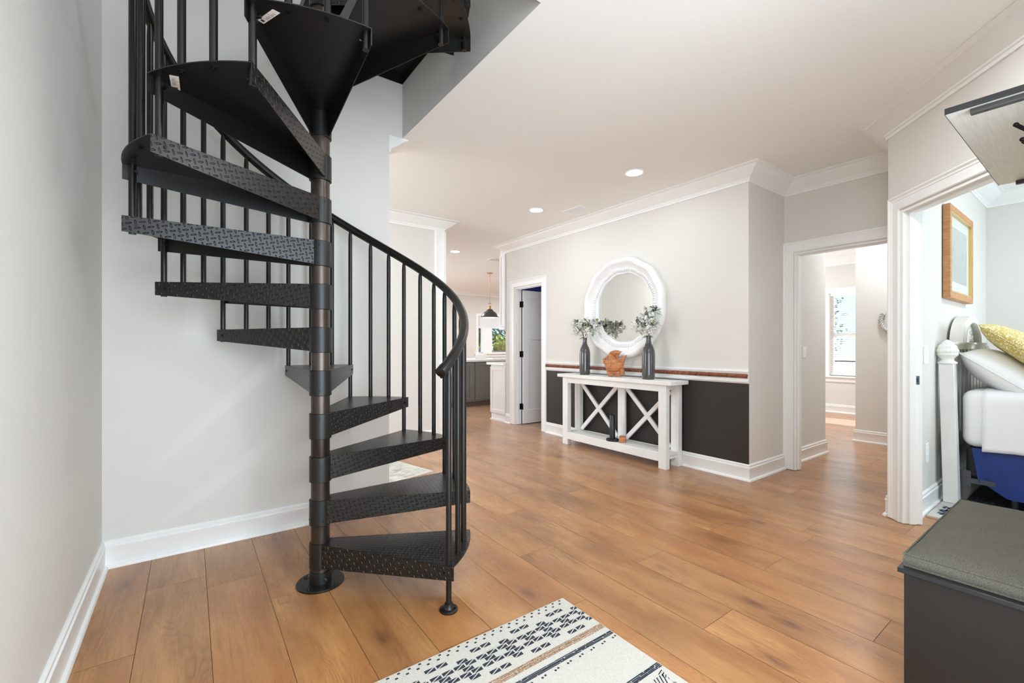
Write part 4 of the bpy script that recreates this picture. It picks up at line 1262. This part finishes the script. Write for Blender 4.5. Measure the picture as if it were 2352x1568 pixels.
# ------------------------------------------------------------------ ceiling lights and vents
def can_light(x, y, label, power, r=0.072):
    t = thing('recessed_light', label, 'ceiling light', (x, y, CEIL), 'recessed ceiling lights')
    b = MB(); b.lathe([(r + 0.018, -0.0005), (r + 0.016, -0.005), (r + 0.004, -0.007), (r, -0.004), (r, -0.0005)], (x, y, CEIL), 40); b.build('trim_ring', M['white'], parent=t, smooth=True)
    b = MB(); b.lathe([(0, -0.004), (r, -0.004)], (x, y, CEIL), 40); b.build('lens', M['lamp_lens'], parent=t)
    d = bpy.data.lights.new('recessed_lamp', 'AREA'); d.shape = 'DISK'; d.size = 2 * r; d.energy = power; d.color = LAMP
    o = bpy.data.objects.new('recessed_lamp', d); col.objects.link(o); o.parent = t; o.location = (0, 0, -0.012)
    return t
CANP = 4.5
can_light(3.256, 2.595, 'bright recessed ceiling light nearest the viewer, before the mirror wall', CANP)
can_light(3.235, 3.974, 'recessed ceiling light beside the air vent, farther down the hall', CANP)
can_light(3.562, 6.502, 'small far recessed light in the kitchen above the handrail', CANP)
# lamps out of view; all past the foyer are added to brighten their rooms
for (x, y, p, lb) in ((2.4, 0.5, 20, 'recessed ceiling light over the foyer'), (0.9, 0.25, 10, 'recessed ceiling light above the entry'), (7.6, 3.1, 22, 'added unseen ceiling light in the far room'), (5.4, -0.6, 22, 'added unseen ceiling light in the bedroom'),
                      (6.3, 1.46, 15, 'added unseen ceiling light in the passage'), (0.6, 4.3, 26, 'added unseen ceiling light in the rear hall'), (9.0, 7.5, 45, 'added unseen ceiling light in the kitchen'), (4.6, 9.3, 45, 'added unseen ceiling light over the left part of the kitchen'), (7.8, 9.2, 45, 'added unseen ceiling light over the kitchen sink')):
    can_light(x, y, lb, p)
d = bpy.data.lights.new('closet_lamp', 'POINT'); d.energy = 8; d.shadow_soft_size = 0.08
o = bpy.data.objects.new('closet_lamp', d); o.location = (4.9, 3.9, 2.55); col.objects.link(o)

def vent(name, x0, y0, x1, y1, label, n=12, cat='vent'):
    t = thing(name, label, cat, ((x0 + x1) / 2, (y0 + y1) / 2, CEIL))
    b = MB(); z = CEIL
    f = 0.022
    b.box(x0, y0, z - 0.006, x0 + f, y1, z); b.box(x1 - f, y0, z - 0.006, x1, y1, z); b.box(x0 + f, y0, z - 0.006, x1 - f, y0 + f, z); b.box(x0 + f, y1 - f, z - 0.006, x1 - f, y1, z)
    b.build('vent_frame', M['white'], parent=t)
    b = MB(); b.box(x0 + f, y0 + f, z - 0.0012, x1 - f, y1 - f, z - 0.0004); b.build('backing', mat('vent_dark', rgb(92, 90, 86), 0.8), parent=t)
    b = MB()
    for i in range(n):
        y = y0 + f + (y1 - y0 - 2 * f) * (i + 0.5) / n
        b.fbox((0, y, z - 0.0045), (1, 0, 0), (0, 0.8, -0.6), (0, 0.6, 0.8), x0 + f, -0.0045, -0.0006, x1 - f, 0.0045, 0.0006)
    b.build('slats', M['white'], parent=t)
vent('ceiling_vent', 3.515, 3.56, 3.70, 3.84, 'white louvred air vent in the ceiling near the mirror wall crown')
vent('ceiling_vent', 4.36, 6.56, 4.66, 6.78, 'white louvred vent in the kitchen ceiling beside the wall cabinet')

# ------------------------------------------------------------------ kitchen
isl = thing('kitchen_island', 'grey kitchen island with white counter under the pendant lamp', 'island', (5.6, 8.0, 0))
IX0, IX1, IY0, IY1 = 4.10, 7.2, 7.52, 8.5
b = MB(); b.box(IX0, IY0, 0.1, IX1, IY1, 0.885); b.build('cabinet_body', M['grey_cab'], parent=isl)
b = MB(); b.box(IX0 + 0.02, IY0 + 0.05, 0, IX1 - 0.02, IY1 - 0.05, 0.1); b.build('toe_kick', M['kick'], parent=isl)
def shaker(b, O, U, W, u0, z0, u1, z1, t=0.02, st=0.06):
    b.fbox(O, U, UZ, W, u0, z0, 0, u0 + st, z1, t); b.fbox(O, U, UZ, W, u1 - st, z0, 0, u1, z1, t)
    b.fbox(O, U, UZ, W, u0 + st, z0, 0, u1 - st, z0 + st, t); b.fbox(O, U, UZ, W, u0 + st, z1 - st, 0, u1 - st, z1, t)
    b.fbox(O, U, UZ, W, u0 + st - 0.001, z0 + st - 0.001, 0, u1 - st + 0.001, z1 - st + 0.001, t * 0.4)
for (u0, u1) in ((4.12, 4.49), (4.56, 5.06), (5.08, 5.58), (5.62, 6.1)):
    b = MB(); shaker(b, (0, IY0, 0), (1, 0, 0), (0, -1, 0), u0, 0.13, u1, 0.865); b.build('cabinet_door', M['grey_cab'], parent=isl, bevel=0.002)
b = MB(); b.box(IX0 - 0.03, IY0 - 0.035, 0.885, IX1 + 0.03, IY1 + 0.03, 0.925)
tag(b.build('countertop', M['counter'], bevel=0.004, base=(5.6, 8.0, 0.885)), 'white stone countertop on the grey island', 'countertop')

bc = thing('base_cabinet', 'white base cabinet end beyond the closet door', 'cabinet', (4.6, 5.9, 0))
b = MB(); b.box(3.985, YE + 0.002, 0.105, 6.4, 6.07, 0.89); b.build('cabinet_body', M['door'], parent=bc)
b = MB(); b.box(4.0, YE + 0.002, 0, 6.4, 6.055, 0.105); b.box(3.988, YE + 0.002, 0, 4.0, 6.06, 0.1); b.box(3.972, YE + 0.002, 0, 3.988, 6.07, 0.022); b.build('plinth', M['trim'], parent=bc)
b = MB(); shaker(b, (3.985, 0, 0), (0, 1, 0), (-1, 0, 0), YE + 0.004, 0.12, 6.07, 0.86, 0.016, 0.055); b.build('end_panel', M['door'], parent=bc, bevel=0.002)
b = MB(); b.box(3.945, YE + 0.002, 0.89, 6.4, 6.15, 0.93)
tag(b.build('countertop', M['counter'], bevel=0.004, base=(4.6, 5.9, 0.89)), 'white countertop on the white base cabinet beyond the closet door', 'countertop')
uc = thing('wall_cabinet', 'white upper wall cabinet hanging past the end of the mirror wall', 'cabinet', (4.6, 5.73, 1.47))
b = MB(); b.box(3.985, YE + 0.002, 1.49, 6.4, 5.80, CEIL - 0.001); b.build('cabinet_body', M['door'], parent=uc)
b = MB(); shaker(b, (3.985, 0, 0), (0, 1, 0), (-1, 0, 0), YE + 0.003, 1.50, 5.80, CEIL - 0.14, 0.016, 0.032); b.build('end_panel', M['door'], parent=uc, bevel=0.0015)
b = MB(); b.box(3.965, YE + 0.002, 1.45, 6.4, 5.815, 1.492); b.build('light_rail', M['trim'], parent=uc, bevel=0.004)

pl = thing('pendant_lamp', 'dark dome pendant lamp on a thin brass rod over the island', 'lamp', (5.212, 7.986, CEIL))
PX, PY = 5.212, 7.986
b = MB(); b.lathe([(0, 0), (0.062, 0), (0.062, -0.012), (0.055, -0.018), (0, -0.018)], (PX, PY, CEIL), 32); b.build('canopy', M['brass'], parent=pl, smooth=True)
b = MB(); b.cyl((PX, PY, CEIL - 0.018), (PX, PY, 2.10), 0.005, n=10); b.build('rod', M['brass'], parent=pl, smooth=True)
b = MB(); b.tube([(PX + 0.040 * math.cos(R(a)), PY, 2.075 + 0.042 * math.sin(R(a))) for a in range(0, 361, 20)], 0.006, 8); b.lathe([(0, 2.06), (0.024, 2.06), (0.03, 2.05), (0.034, 2.0), (0.04, 1.985), (0, 1.985)], (PX, PY, 0), 24); b.build('socket_cup', M['brass'], parent=pl, smooth=True)
b = MB(); b.k = 0; b.lathe([(0.030, 1.99), (0.055, 1.985), (0.068, 1.965), (0.085, 1.945), (0.125, 1.92), (0.16, 1.885), (0.185, 1.845), (0.195, 1.815), (0.196, 1.808)], (PX, PY, 0), 48)
b.k = 1; b.lathe([(0.194, 1.808), (0.182, 1.845), (0.157, 1.883), (0.122, 1.916), (0.08, 1.94), (0.0, 1.95)], (PX, PY, 0), 48)
b.build('lamp_shade', [M['shade'], M['inner_shade']], parent=pl, smooth=True)
b = MB(); b.ball((PX, PY, 1.87), 0.035, 16, 10); b.build('bulb', M['lamp_lens'], parent=pl, smooth=True)

# things on the island top and beyond the kitchen window
b = MB(); b.fbox((5.02, 8.0, 0.925), (0.9, -0.3, 0), (0.1, 0.3, 0.94), (-0.3, -0.9, 0.3), -0.10, 0, 0, 0.12, 0.115, 0.006)
b.fbox((5.0, 8.06, 0.925), (0.9, -0.3, 0), (-0.1, -0.3, 0.94), (0.3, 0.9, 0.3), -0.10, 0, 0, 0.12, 0.11, 0.006)
tag(b.build('card_stand', M['white'], base=(5.02, 8.0, 0.925)), 'white folded card standing on the island countertop', 'card')
gl = thing('covered_grill', 'grey fabric covered grill outside the kitchen window', 'grill', (7.85, 12.2, 0.0))
b = MB()
def gp(i, j):
    u, v = i / 28 * 2 * PI, j / 12
    r = (math.cos(v * PI / 2 * 0.98)) ** 0.55
    w = 1 + 0.05 * math.sin(u * 7 + v * 9) + 0.03 * math.sin(u * 13 - v * 5)
    return (7.85 + 0.36 * r * w * math.cos(u), 12.2 + 0.34 * r * w * math.sin(u), 0.80 + 0.47 * v + 0.01 * math.sin(u * 9))
b.grid(gp, 28, 13, closed_u=True)
b.build('cover', M['grill'], parent=gl, smooth=True)
b = MB(); b.box(7.54, 11.92, 0, 8.16, 12.48, 0.82); b.build('grill_cart', M['grill'], parent=gl)
pb = thing('planter_box', 'weathered wooden planter box outside the kitchen window', 'planter', (8.2, 11.5, 0.75))
b = MB(); b.box(7.66, 11.35, 0.68, 8.9, 11.7, 1.05); b.box(7.65, 11.34, 0.86, 8.91, 11.35, 0.88); b.box(7.80, 11.335, 0.68, 7.86, 11.35, 1.05); b.box(7.65, 11.33, 1.035, 8.91, 11.72, 1.055)
b.build('box', M['planter'], parent=pb, bevel=0.004)
for x in (7.8, 8.7): MB().box(x, 11.4, -0.02, x + 0.1, 11.6, 0.68).build('leg', M['planter'], parent=pb)
b = MB(); rn = random.Random(21)
for i in range(420):
    p = Vector((rn.uniform(7.70, 8.86), rn.uniform(11.4, 11.66), 1.04)); leaf(b, p + Vector((0, 0, rn.uniform(0, 0.12))), (rn.uniform(-.7, .7), rn.uniform(-.6, .6), 1), (0, 1, 0), rn.uniform(0.06, 0.14), 0.035)
b.build('plants', M['bush2'], parent=pb, smooth=True)
b = MB(); b.box(-10, 12.0, -0.25, 45, 60, -0.02); b.box(10.65, -30, -0.25, 60, 60, -0.02)
struct(b.build('outside_ground', M['ground']))

def foliage(name, c, r, n, m_, seed, label, trunk=True, ls=0.22, flat=1.0):
    rn = random.Random(seed)
    t = thing(name, label, 'tree' if trunk else 'shrub', (c[0], c[1], 0))
    b = MB()
    for i in range(n):
        d = rdir(rn); q = Vector(c) + Vector((d.x * r, d.y * r, d.z * r * flat)) * (rn.uniform(0.25, 1.0) ** 0.5) * (1 + 0.25 * math.sin(d.x * 7 + d.z * 5))
        if q.z < 0.02: q.z = rn.uniform(0.05, 0.4)
        leaf(b, q, rdir(rn), (0, 0, 1), ls * rn.uniform(0.6, 1.3), ls * 0.6)
    b.build('foliage', m_, parent=t)
    if trunk:
        b = MB(); b.tube([(c[0], c[1], -0.05), (c[0] + 0.1, c[1], c[2] * 0.6), (c[0], c[1], c[2])], [0.16, 0.11, 0.05], 8); b.build('trunk', M['bark'], parent=t, smooth=True)
foliage('evergreen_tree', (15.0, 23.5, 3.6), 3.2, 4200, M['teal'], 31, 'blue green tree behind the right kitchen window pane', True, 0.3, 1.2)
foliage('leafy_tree', (10.9, 19.0, 2.4), 1.9, 2600, M['bush'], 32, 'green tree behind the left kitchen window pane', True, 0.24, 1.3)
foliage('yellow_shrub', (10.6, 15.6, 0.8), 1.0, 800, M['bush2'], 33, 'yellow green shrub low behind the right kitchen window pane', False, 0.22, 0.8)
foliage('garden_tree', (17.0, 6.9, 1.9), 1.35, 6500, M['bush'], 34, 'green tree low behind the blind of the far window', True, 0.13, 1.3)
foliage('tall_tree', (26.0, 10.4, 4.1), 1.9, 4500, M['teal'], 35, 'dark tall tree high behind the blind of the far window', True, 0.17, 1.0)

# ------------------------------------------------------------------ passage: switch and rope mirror
sw = thing('light_switch', 'white rocker light switch on the wall inside the cased opening', 'switch', (5.21, 1.955, 1.13))
b = MB(); b.box(5.17, 1.949, 1.07, 5.25, 1.955, 1.19); b.build('switch_plate', M['white'], parent=sw, bevel=0.002)
b = MB(); b.box(5.193, 1.945, 1.098, 5.227, 1.9495, 1.162); b.build('rocker', M['white'], parent=sw, bevel=0.0015)
ro = MB()
RC = Vector((6.758, 1.585, 1.50))
for s_ in range(3):
    P = []
    for i in range(121):
        t = i / 120; th = R(38) + t * R(-256); a = t * 44 + s_ * 2 * PI / 3
        rr = 0.125 + 0.011 * math.cos(a)
        P.append((RC.x + 0.011 * math.sin(a), RC.y + rr * math.cos(th), RC.z + rr * 1.15 * math.sin(th)))
    ro.tube(P, 0.0125, 7)
tag(ro.build('rope_ornament', M['silver_rope'], smooth=True, ang=180, base=tuple(RC)), 'twisted silver rope ornament on the passage wall, half hidden by the doorway casing', 'wall ornament')

# ------------------------------------------------------------------ bedroom
pf = thing('framed_picture', 'oak framed faded print on the bedroom wall over the bed', 'picture', (5.29, YBD, 1.96))
FX0, FX1, FZ0, FZ1, FT = 4.83, 5.74, 1.573, 2.318, 0.05
b = MB(); fw = 0.05
b.box(FX0, YBD - FT, FZ0, FX0 + fw, YBD - 0.004, FZ1); b.box(FX1 - fw, YBD - FT, FZ0, FX1, YBD - 0.004, FZ1)
b.box(FX0 + fw, YBD - FT, FZ0, FX1 - fw, YBD - 0.004, FZ0 + fw); b.box(FX0 + fw, YBD - FT, FZ1 - fw, FX1 - fw, YBD - 0.004, FZ1)
b.build('frame', M['oak'], parent=pf, bevel=0.004)
b = MB(); q0 = FX0 + fw; q1 = FX1 - fw; r0 = FZ0 + fw; r1 = FZ1 - fw; gw = 0.012; ya, yb = YBD - FT + 0.002, YBD - 0.015
b.box(q0, ya, r0, q0 + gw, yb, r1); b.box(q1 - gw, ya, r0, q1, yb, r1); b.box(q0 + gw, ya, r0, q1 - gw, yb, r0 + gw); b.box(q0 + gw, ya, r1 - gw, q1 - gw, yb, r1)
b.build('fillet', M['gold'], parent=pf)
b = MB(); b.box(q0 + gw, YBD - 0.028, r0 + gw, q1 - gw, YBD - 0.012, r1 - gw); b.build('mat_board', M['matboard'], parent=pf)
b = MB(); b.box(q0 + 0.10, YBD - 0.0295, r0 + 0.10, q1 - 0.10, YBD - 0.0281, r1 - 0.10); b.build('print', M['print'], parent=pf)

sw2 = thing('light_switch', 'white light switch on the bedroom wall behind the headboard post', 'switch', (4.33, YBD, 1.13))
b = MB(); b.box(4.27, YBD - 0.006, 1.06, 4.39, YBD, 1.19); b.build('switch_plate', M['white'], parent=sw2, bevel=0.002)
for x in (4.30, 4.34): MB().box(x, YBD - 0.0095, 1.09, x + 0.03, YBD - 0.0055, 1.16).build('rocker', M['white'], parent=sw2)
ol = thing('wall_outlet', 'white wall outlet low on the bedroom wall beside the headboard', 'outlet', (4.36, YBD, 0.41))
b = MB(); b.box(4.32, YBD - 0.006, 0.34, 4.40, YBD, 0.48); b.build('outlet_plate', M['white'], parent=ol, bevel=0.002)
for z in (0.37, 0.42): MB().box(4.343, YBD - 0.008, z, 4.377, YBD - 0.0055, z + 0.03).build('socket', M['white'], parent=ol)

bed = thing('bed', 'white bed with pineapple post headboard seen through the bedroom doorway', 'bed', (5.35, 0.0, 0))
PW = 0.085
def post(xc, lean):
    yt, yb2 = 0.778, 0.778 - lean
    b = MB()
    Vv = Vector((0, yt - yb2, 1.04)).normalized(); Vv /= Vv.z
    ch = 0.014
    poly = [(-PW / 2, -PW / 2 + 0.0), (PW / 2 - 0, -PW / 2), (PW / 2, PW / 2), (-PW / 2, PW / 2)]
    O = Vector((xc, yb2, 0.0128))
    b.prism(poly, 0, 1.045, O, (1, 0, 0), (0, 1, 0), Vv)
    o = b.build('headboard_post', M['white_wood'], parent=bed, bevel=0.005)
    T = O + Vv * 1.045
    b = MB(); b.lathe([(0, 0), (0.046, 0.0), (0.048, 0.006), (0.044, 0.014), (0.036, 0.02), (0.030, 0.03), (0.034, 0.042), (0.046, 0.06), (0.052, 0.07), (0.050, 0.075), (0.050, 0.080)] + [(0.0525 * math.cos(t_ * PI / 2) ** 0.75 if t_ < 1 else 0, 0.084 + 0.10 * t_) for t_ in [i_ / 24 for i_ in range(25)]], T, 72,
                      mod=lambda a, r, h: r * (1 + (0.075 * (math.sin(a * 9 + h * 95) * math.sin(a * 9 - h * 95)) if h > 0.072 else 0)) * 1.2)
    b.build('pineapple_finial', M['white_wood'], parent=o, smooth=True, ang=60)
post(4.66, 0.025); post(6.02, 0.025)
HY = 0.775
b = MB(); b.box(4.70, HY - 0.03, 1.165, 5.98, HY + 0.03, 1.215); b.box(4.70, HY - 0.045, 1.205, 5.98, HY + 0.04, 1.222); b.build('crest_rail', M['white_wood'], parent=bed, bevel=0.004)
b = MB(); b.box(4.70, HY - 0.02, 0.40, 5.98, HY + 0.02, 0.52); b.build('lower_rail', M['white_wood'], parent=bed, bevel=0.004)
for i in range(9):
    x = 4.78 + i * 0.14
    b = MB(); b.box(x, HY - 0.012, 0.52, x + 0.045, HY + 0.012, 1.165); b.build('headboard_slat', M['white_wood'], parent=bed, bevel=0.003)
# arched crest with fretwork panel
b = MB(); AC = 5.36
def arch(r0x, r0z, r1x, r1z, y0, y1):
    n = 28; base = len(b.v)
    for i in range(n + 1):
        a = PI * i / n
        for (rx, rz) in ((r0x, r0z), (r1x, r1z)):
            for y in (y0, y1): b.v.append(Vector((AC + rx * math.cos(a), y, 1.222 + rz * math.sin(a))))
    for i in range(n):
        q = base + i * 4
        for f in ((0, 1, 5, 4), (2, 6, 7, 3), (0, 4, 6, 2), (1, 3, 7, 5)): b.f.append([q + k for k in f]); b.mi.append(0)
    for q in (base, base + n * 4): b.f.append([q, q + 2, q + 3, q + 1]); b.mi.append(0)
arch(0.38, 0.225, 0.335, 0.185, HY - 0.035, HY + 0.045); arch(0.345, 0.195, 0.315, 0.168, HY - 0.045, HY - 0.03)
b.build('arched_crest', M['white_wood'], parent=bed, smooth=True, ang=40)
b = MB(); poly = [(0.335 * math.cos(PI * i / 24), 0.185 * math.sin(PI * i / 24)) for i in range(25)]
b.prism(poly, 0, 0.012, (AC, HY + 0.012, 1.222), (1, 0, 0), (0, 0, 1), (0, -1, 0))
for i in range(7):
    for (r_, z_) in ((0.25, 0.1), (0.16, 0.06)):
        a = PI * (i + 0.8) / 7.6
        b.cyl((AC + r_ * math.cos(a), HY + 0.0, 1.226 + z_ * math.sin(a) + 0.01), (AC + r_ * math.cos(a), HY - 0.006, 1.226 + z_ * math.sin(a) + 0.01), 0.014, 0.008, n=8)
b.build('fretwork_panel', M['white_wood'], parent=bed)
# box spring, steel frame
b = MB(); b.box(4.725, -1.45, 0.20, 6.0, 0.69, 0.435); b.build('box_spring', M['spring'], parent=bed, bevel=0.03)['label'] = 'dark box spring'
b = MB(); b.box(4.715, 0.66, 0.14, 4.722, 0.735, 0.26); b.box(4.712, -1.4, 0.17, 4.7145, 0.69, 0.205)
b.build('steel_frame', M['steel'], parent=bed)
for x in (4.80, 5.9):
    for y in (0.45, -1.2): MB().cyl((x, y, 0.0125), (x, y, 0.2), 0.018, n=12).build('leg', M['steel'], parent=bed, smooth=True)
# blue skirt
b = MB()
def skirt(i, j):
    t = i / 90; y = 0.655 - t * 2.1; z = 0.435 - 0.335 * (j / 8)
    w = 0.012 * (j / 8) * (math.sin(t * 46) + 0.6 * math.sin(t * 23 + 1) + 0.5 * math.sin(t * 81))
    if t < 0.08: z = 0.435 - (0.335 - 0.09 * (1 - t / 0.08)) * (j / 8)
    yy = y - 0.035 * (j / 8) * max(0, 1 - t / 0.15)
    return (4.712 - 0.012 * (j / 8) + w, yy, z)
b.grid(skirt, 91, 9)
def skirt2(i, j):
    p = skirt(i, j); return (p[0] + 0.003, p[1], p[2])
b.grid(skirt2, 91, 9)
sk = b.build('bed_skirt', M['blue_skirt'], smooth=True, base=(4.7, -0.4, 0.1), ang=180)
tag(sk, 'royal blue bed skirt hanging below the white mattress', 'bed skirt')
# mattress with white sheet
b = MB(); 
def rounded_box(b, x0, y0, z0, x1, y1, z1, r, n=5, wob=0.0):
    prof = []
    for i in range(n + 1):
        a = -PI / 2 + PI / 2 * i / n; prof.append((r - r * math.cos(a), z0 + r + r * math.sin(a)))
    for i in range(n + 1):
        a = PI / 2 * i / n; prof.append((r - r * math.cos(a), z1 - r + r * math.sin(a)))
    ring = []
    cr = 0.09
    for (cx, cy_, a0) in ((x1 - cr, y1 - cr, 0), (x0 + cr, y1 - cr, 90), (x0 + cr, y0 + cr, 180), (x1 - cr, y0 + cr, 270)):
        for k in range(7): a = R(a0 + 90 * k / 6); ring.append((cx, cy_, math.cos(a), math.sin(a), cr))
    R_ = []
    for i in range(len(ring)):
        a, c = ring[i], ring[(i + 1) % len(ring)]
        R_.append(a)
        pa = (a[0] + a[2] * cr, a[1] + a[3] * cr); pc = (c[0] + c[2] * cr, c[1] + c[3] * cr)
        L_ = math.hypot(pa[0] - pc[0], pa[1] - pc[1])
        for k in range(1, int(L_ / 0.06)):
            t = k / int(L_ / 0.06); R_.append((pa[0] + (pc[0] - pa[0]) * t - a[2] * cr, pa[1] + (pc[1] - pa[1]) * t - a[3] * cr, a[2], a[3], cr))
    n_ = len(R_); base = len(b.v); m_ = len(prof)
    for i, (cx, cy_, dx, dy, c_) in enumerate(R_):
        for j, (ins, z) in enumerate(prof):
            w = wob * math.sin(i * 0.9 + j * 0.4) * (1 if 2 < j < m_ - 2 else 0.3) 
            b.v.append(Vector((cx + dx * (c_ - ins + w), cy_ + dy * (c_ - ins + w), z)))
    for i in range(n_):
        for j in range(m_ - 1):
            i2 = (i + 1) % n_; b.f.append([base + i * m_ + j, base + i2 * m_ + j, base + i2 * m_ + j + 1, base + i * m_ + j + 1]); b.mi.append(0)
    b.f.append([base + i * m_ + m_ - 1 for i in range(n_)]); b.mi.append(0)
    b.f.append([base + i * m_ for i in reversed(range(n_))]); b.mi.append(0)
rounded_box(b, 4.70, -1.46, 0.437, 6.02, 0.715, 0.862, 0.07, wob=0.002)
mt = b.build('mattress', M['sheet'], smooth=True, base=(5.36, -0.4, 0.437), ang=60)
tag(mt, 'white sheeted mattress on the bed above the blue skirt', 'mattress')
# top sheet hanging over the near side
b = MB()
def sheet(i, j):
    t = i / 70; s_ = j / 26
    y = 0.60 - t * 2.05
    L_ = s_ * 0.75
    w = 0.010 * math.sin(t * 41 + s_ * 3) * s_ + 0.006 * math.sin(t * 90)
    if L_ < 0.28: return (4.70 + 0.33 - L_ - 0.0, y, 0.868 + 0.003 * math.sin(t * 30 + s_ * 11) - (0.0 if L_ < 0.24 else 0.006))
    if L_ < 0.36:
        a = (L_ - 0.28) / 0.08 * PI / 2; return (4.75 - 0.062 * math.sin(a), y, 0.80 + 0.062 * math.cos(a))
    return (4.688 - abs(w) * 0.6, y - 0.03 * (L_ - 0.36) * math.sin(t * 12), 0.80 - (L_ - 0.36) * 0.98 + 0.012 * math.sin(t * 17))
b.grid(sheet, 71, 27)
o = b.build('top_sheet', M['sheet'], smooth=True, base=(4.75, -0.4, 0.86), ang=180)
md = o.modifiers.new('thick', 'SOLIDIFY'); md.thickness = 0.003; md.offset = 1
tag(o, 'white top sheet draped over the near side of the mattress', 'sheet')

def pillow(name, c, w, h, t, m_, label, yaw, tilt, roll=0.0, seam=True):
    """pillow lying in its own plane: width along its x, height along y, thickness z"""
    b = MB(); n = 22
    Rm = Matrix.Rotation(R(yaw), 4, 'Z') @ Matrix.Rotation(R(tilt), 4, 'X') @ Matrix.Rotation(R(roll), 4, 'Y')
    rn = random.Random(hash(label) % 1000 if False else len(label))
    ph = rn.uniform(0, 6)
    def f(sgn):
        def P(i, j):
            u, v = i / (n - 1) * 2 - 1, j / (n - 1) * 2 - 1
            k = (1 - abs(u) ** 2.4) * (1 - abs(v) ** 2.4)
            z = sgn * t / 2 * max(0, k) ** 0.55
            pin = 1 - 0.10 * (abs(u) ** 2) * (1 - abs(v) ** 2); pin2 = 1 - 0.10 * (abs(v) ** 2) * (1 - abs(u) ** 2)
            z += sgn * 0.006 * math.sin(u * 7 + v * 5 + ph) * max(0, k)
            return Vector(c) + Rm @ Vector((u * w / 2 * pin2, v * h / 2 * pin, z))
        return P
    b.grid(f(1), n, n); b.grid(f(-1), n, n)
    o = b.build(name, m_, smooth=True, base=c, ang=180)
    bm = bmesh.new(); bm.from_mesh(o.data); bmesh.ops.remove_doubles(bm, verts=bm.verts, dist=0.0005); bmesh.ops.recalc_face_normals(bm, faces=bm.faces); bm.to_mesh(o.data); bm.free()
    tag(o, label, 'pillow')
    if seam:
        pts = []
        P = f(1)
        for i in range(n): pts.append(P(i, 0))
        for j in range(1, n): pts.append(P(n - 1, j))
        for i in range(n - 2, -1, -1): pts.append(P(i, n - 1))
        for j in range(n - 2, -1, -1): pts.append(P(0, j))
        MB().tube(pts, 0.004, 6).build('seam_piping', m_, parent=o, smooth=True)
    return o
pillow('pillow', (5.09, 0.53, 0.985), 0.70, 0.50, 0.25, M['sheet'], 'white pillow leaning on the headboard under the yellow pillow', 0, 38, 0)
pillow('throw_pillow', (5.06, 0.405, 1.155), 0.62, 0.62, 0.17, M['yellow'], 'yellow scroll patterned throw pillow in front on the bed', 2, 40, 0)
pillow('throw_pillow', (5.72, 0.49, 1.15), 0.55, 0.52, 0.13, M['yellow'], 'yellow patterned pillow behind, farther along the headboard', -3, 42, 0)
pillow('throw_pillow', (5.80, 0.27, 1.12), 0.42, 0.40, 0.12, M['bluepil'], 'small blue pillow beyond the yellow one', 4, 45, 0)

# bedroom floor rug: cream border, blue pattern, dark field under the bed
b = MB(); b.k = 0; b.box(4.16, -2.0, 0.0004, 6.5, 0.80, 0.012)
b.k = 1; rn = random.Random(8); z = 0.0126
b.add([(4.52, -1.9, z - .0003), (6.4, -1.9, z - .0003), (6.4, 0.70, z - .0003), (4.52, 0.70, z - .0003)], [(0, 1, 2, 3)])
b.k = 2
for i in range(1500):
    x, y = rn.uniform(4.255, 4.50), rn.uniform(0.1, 0.765); s_ = rn.uniform(0.005, 0.018)
    a = rn.uniform(0, 3); P = [(x + s_ * rn.uniform(0.4, 1) * math.cos(a + q * 1.05), y + s_ * rn.uniform(.4, 1) * math.sin(a + q * 1.05), z) for q in range(6)]
    b.add(P, [(0, 1, 2, 3, 4, 5)])
b.k = 3
for i in range(300):
    x, y = rn.uniform(4.55, 5.4), rn.uniform(-0.2, 0.69); s_ = rn.uniform(0.006, 0.02)
    b.add([(x, y, z), (x + s_, y, z), (x + s_, y + s_ * .6, z), (x, y + s_ * .6, z)], [(0, 1, 2, 3)])
tag(b.build('bedroom_rug', [M['rug'], M['rug_dark'], mat('rug_blue', rgb(104, 124, 150), 0.9), mat('rug_taupe', rgb(116, 112, 104), 0.9)], base=(4.9, 0, 0)), 'cream bordered rug with blue pattern under the bed', 'rug')
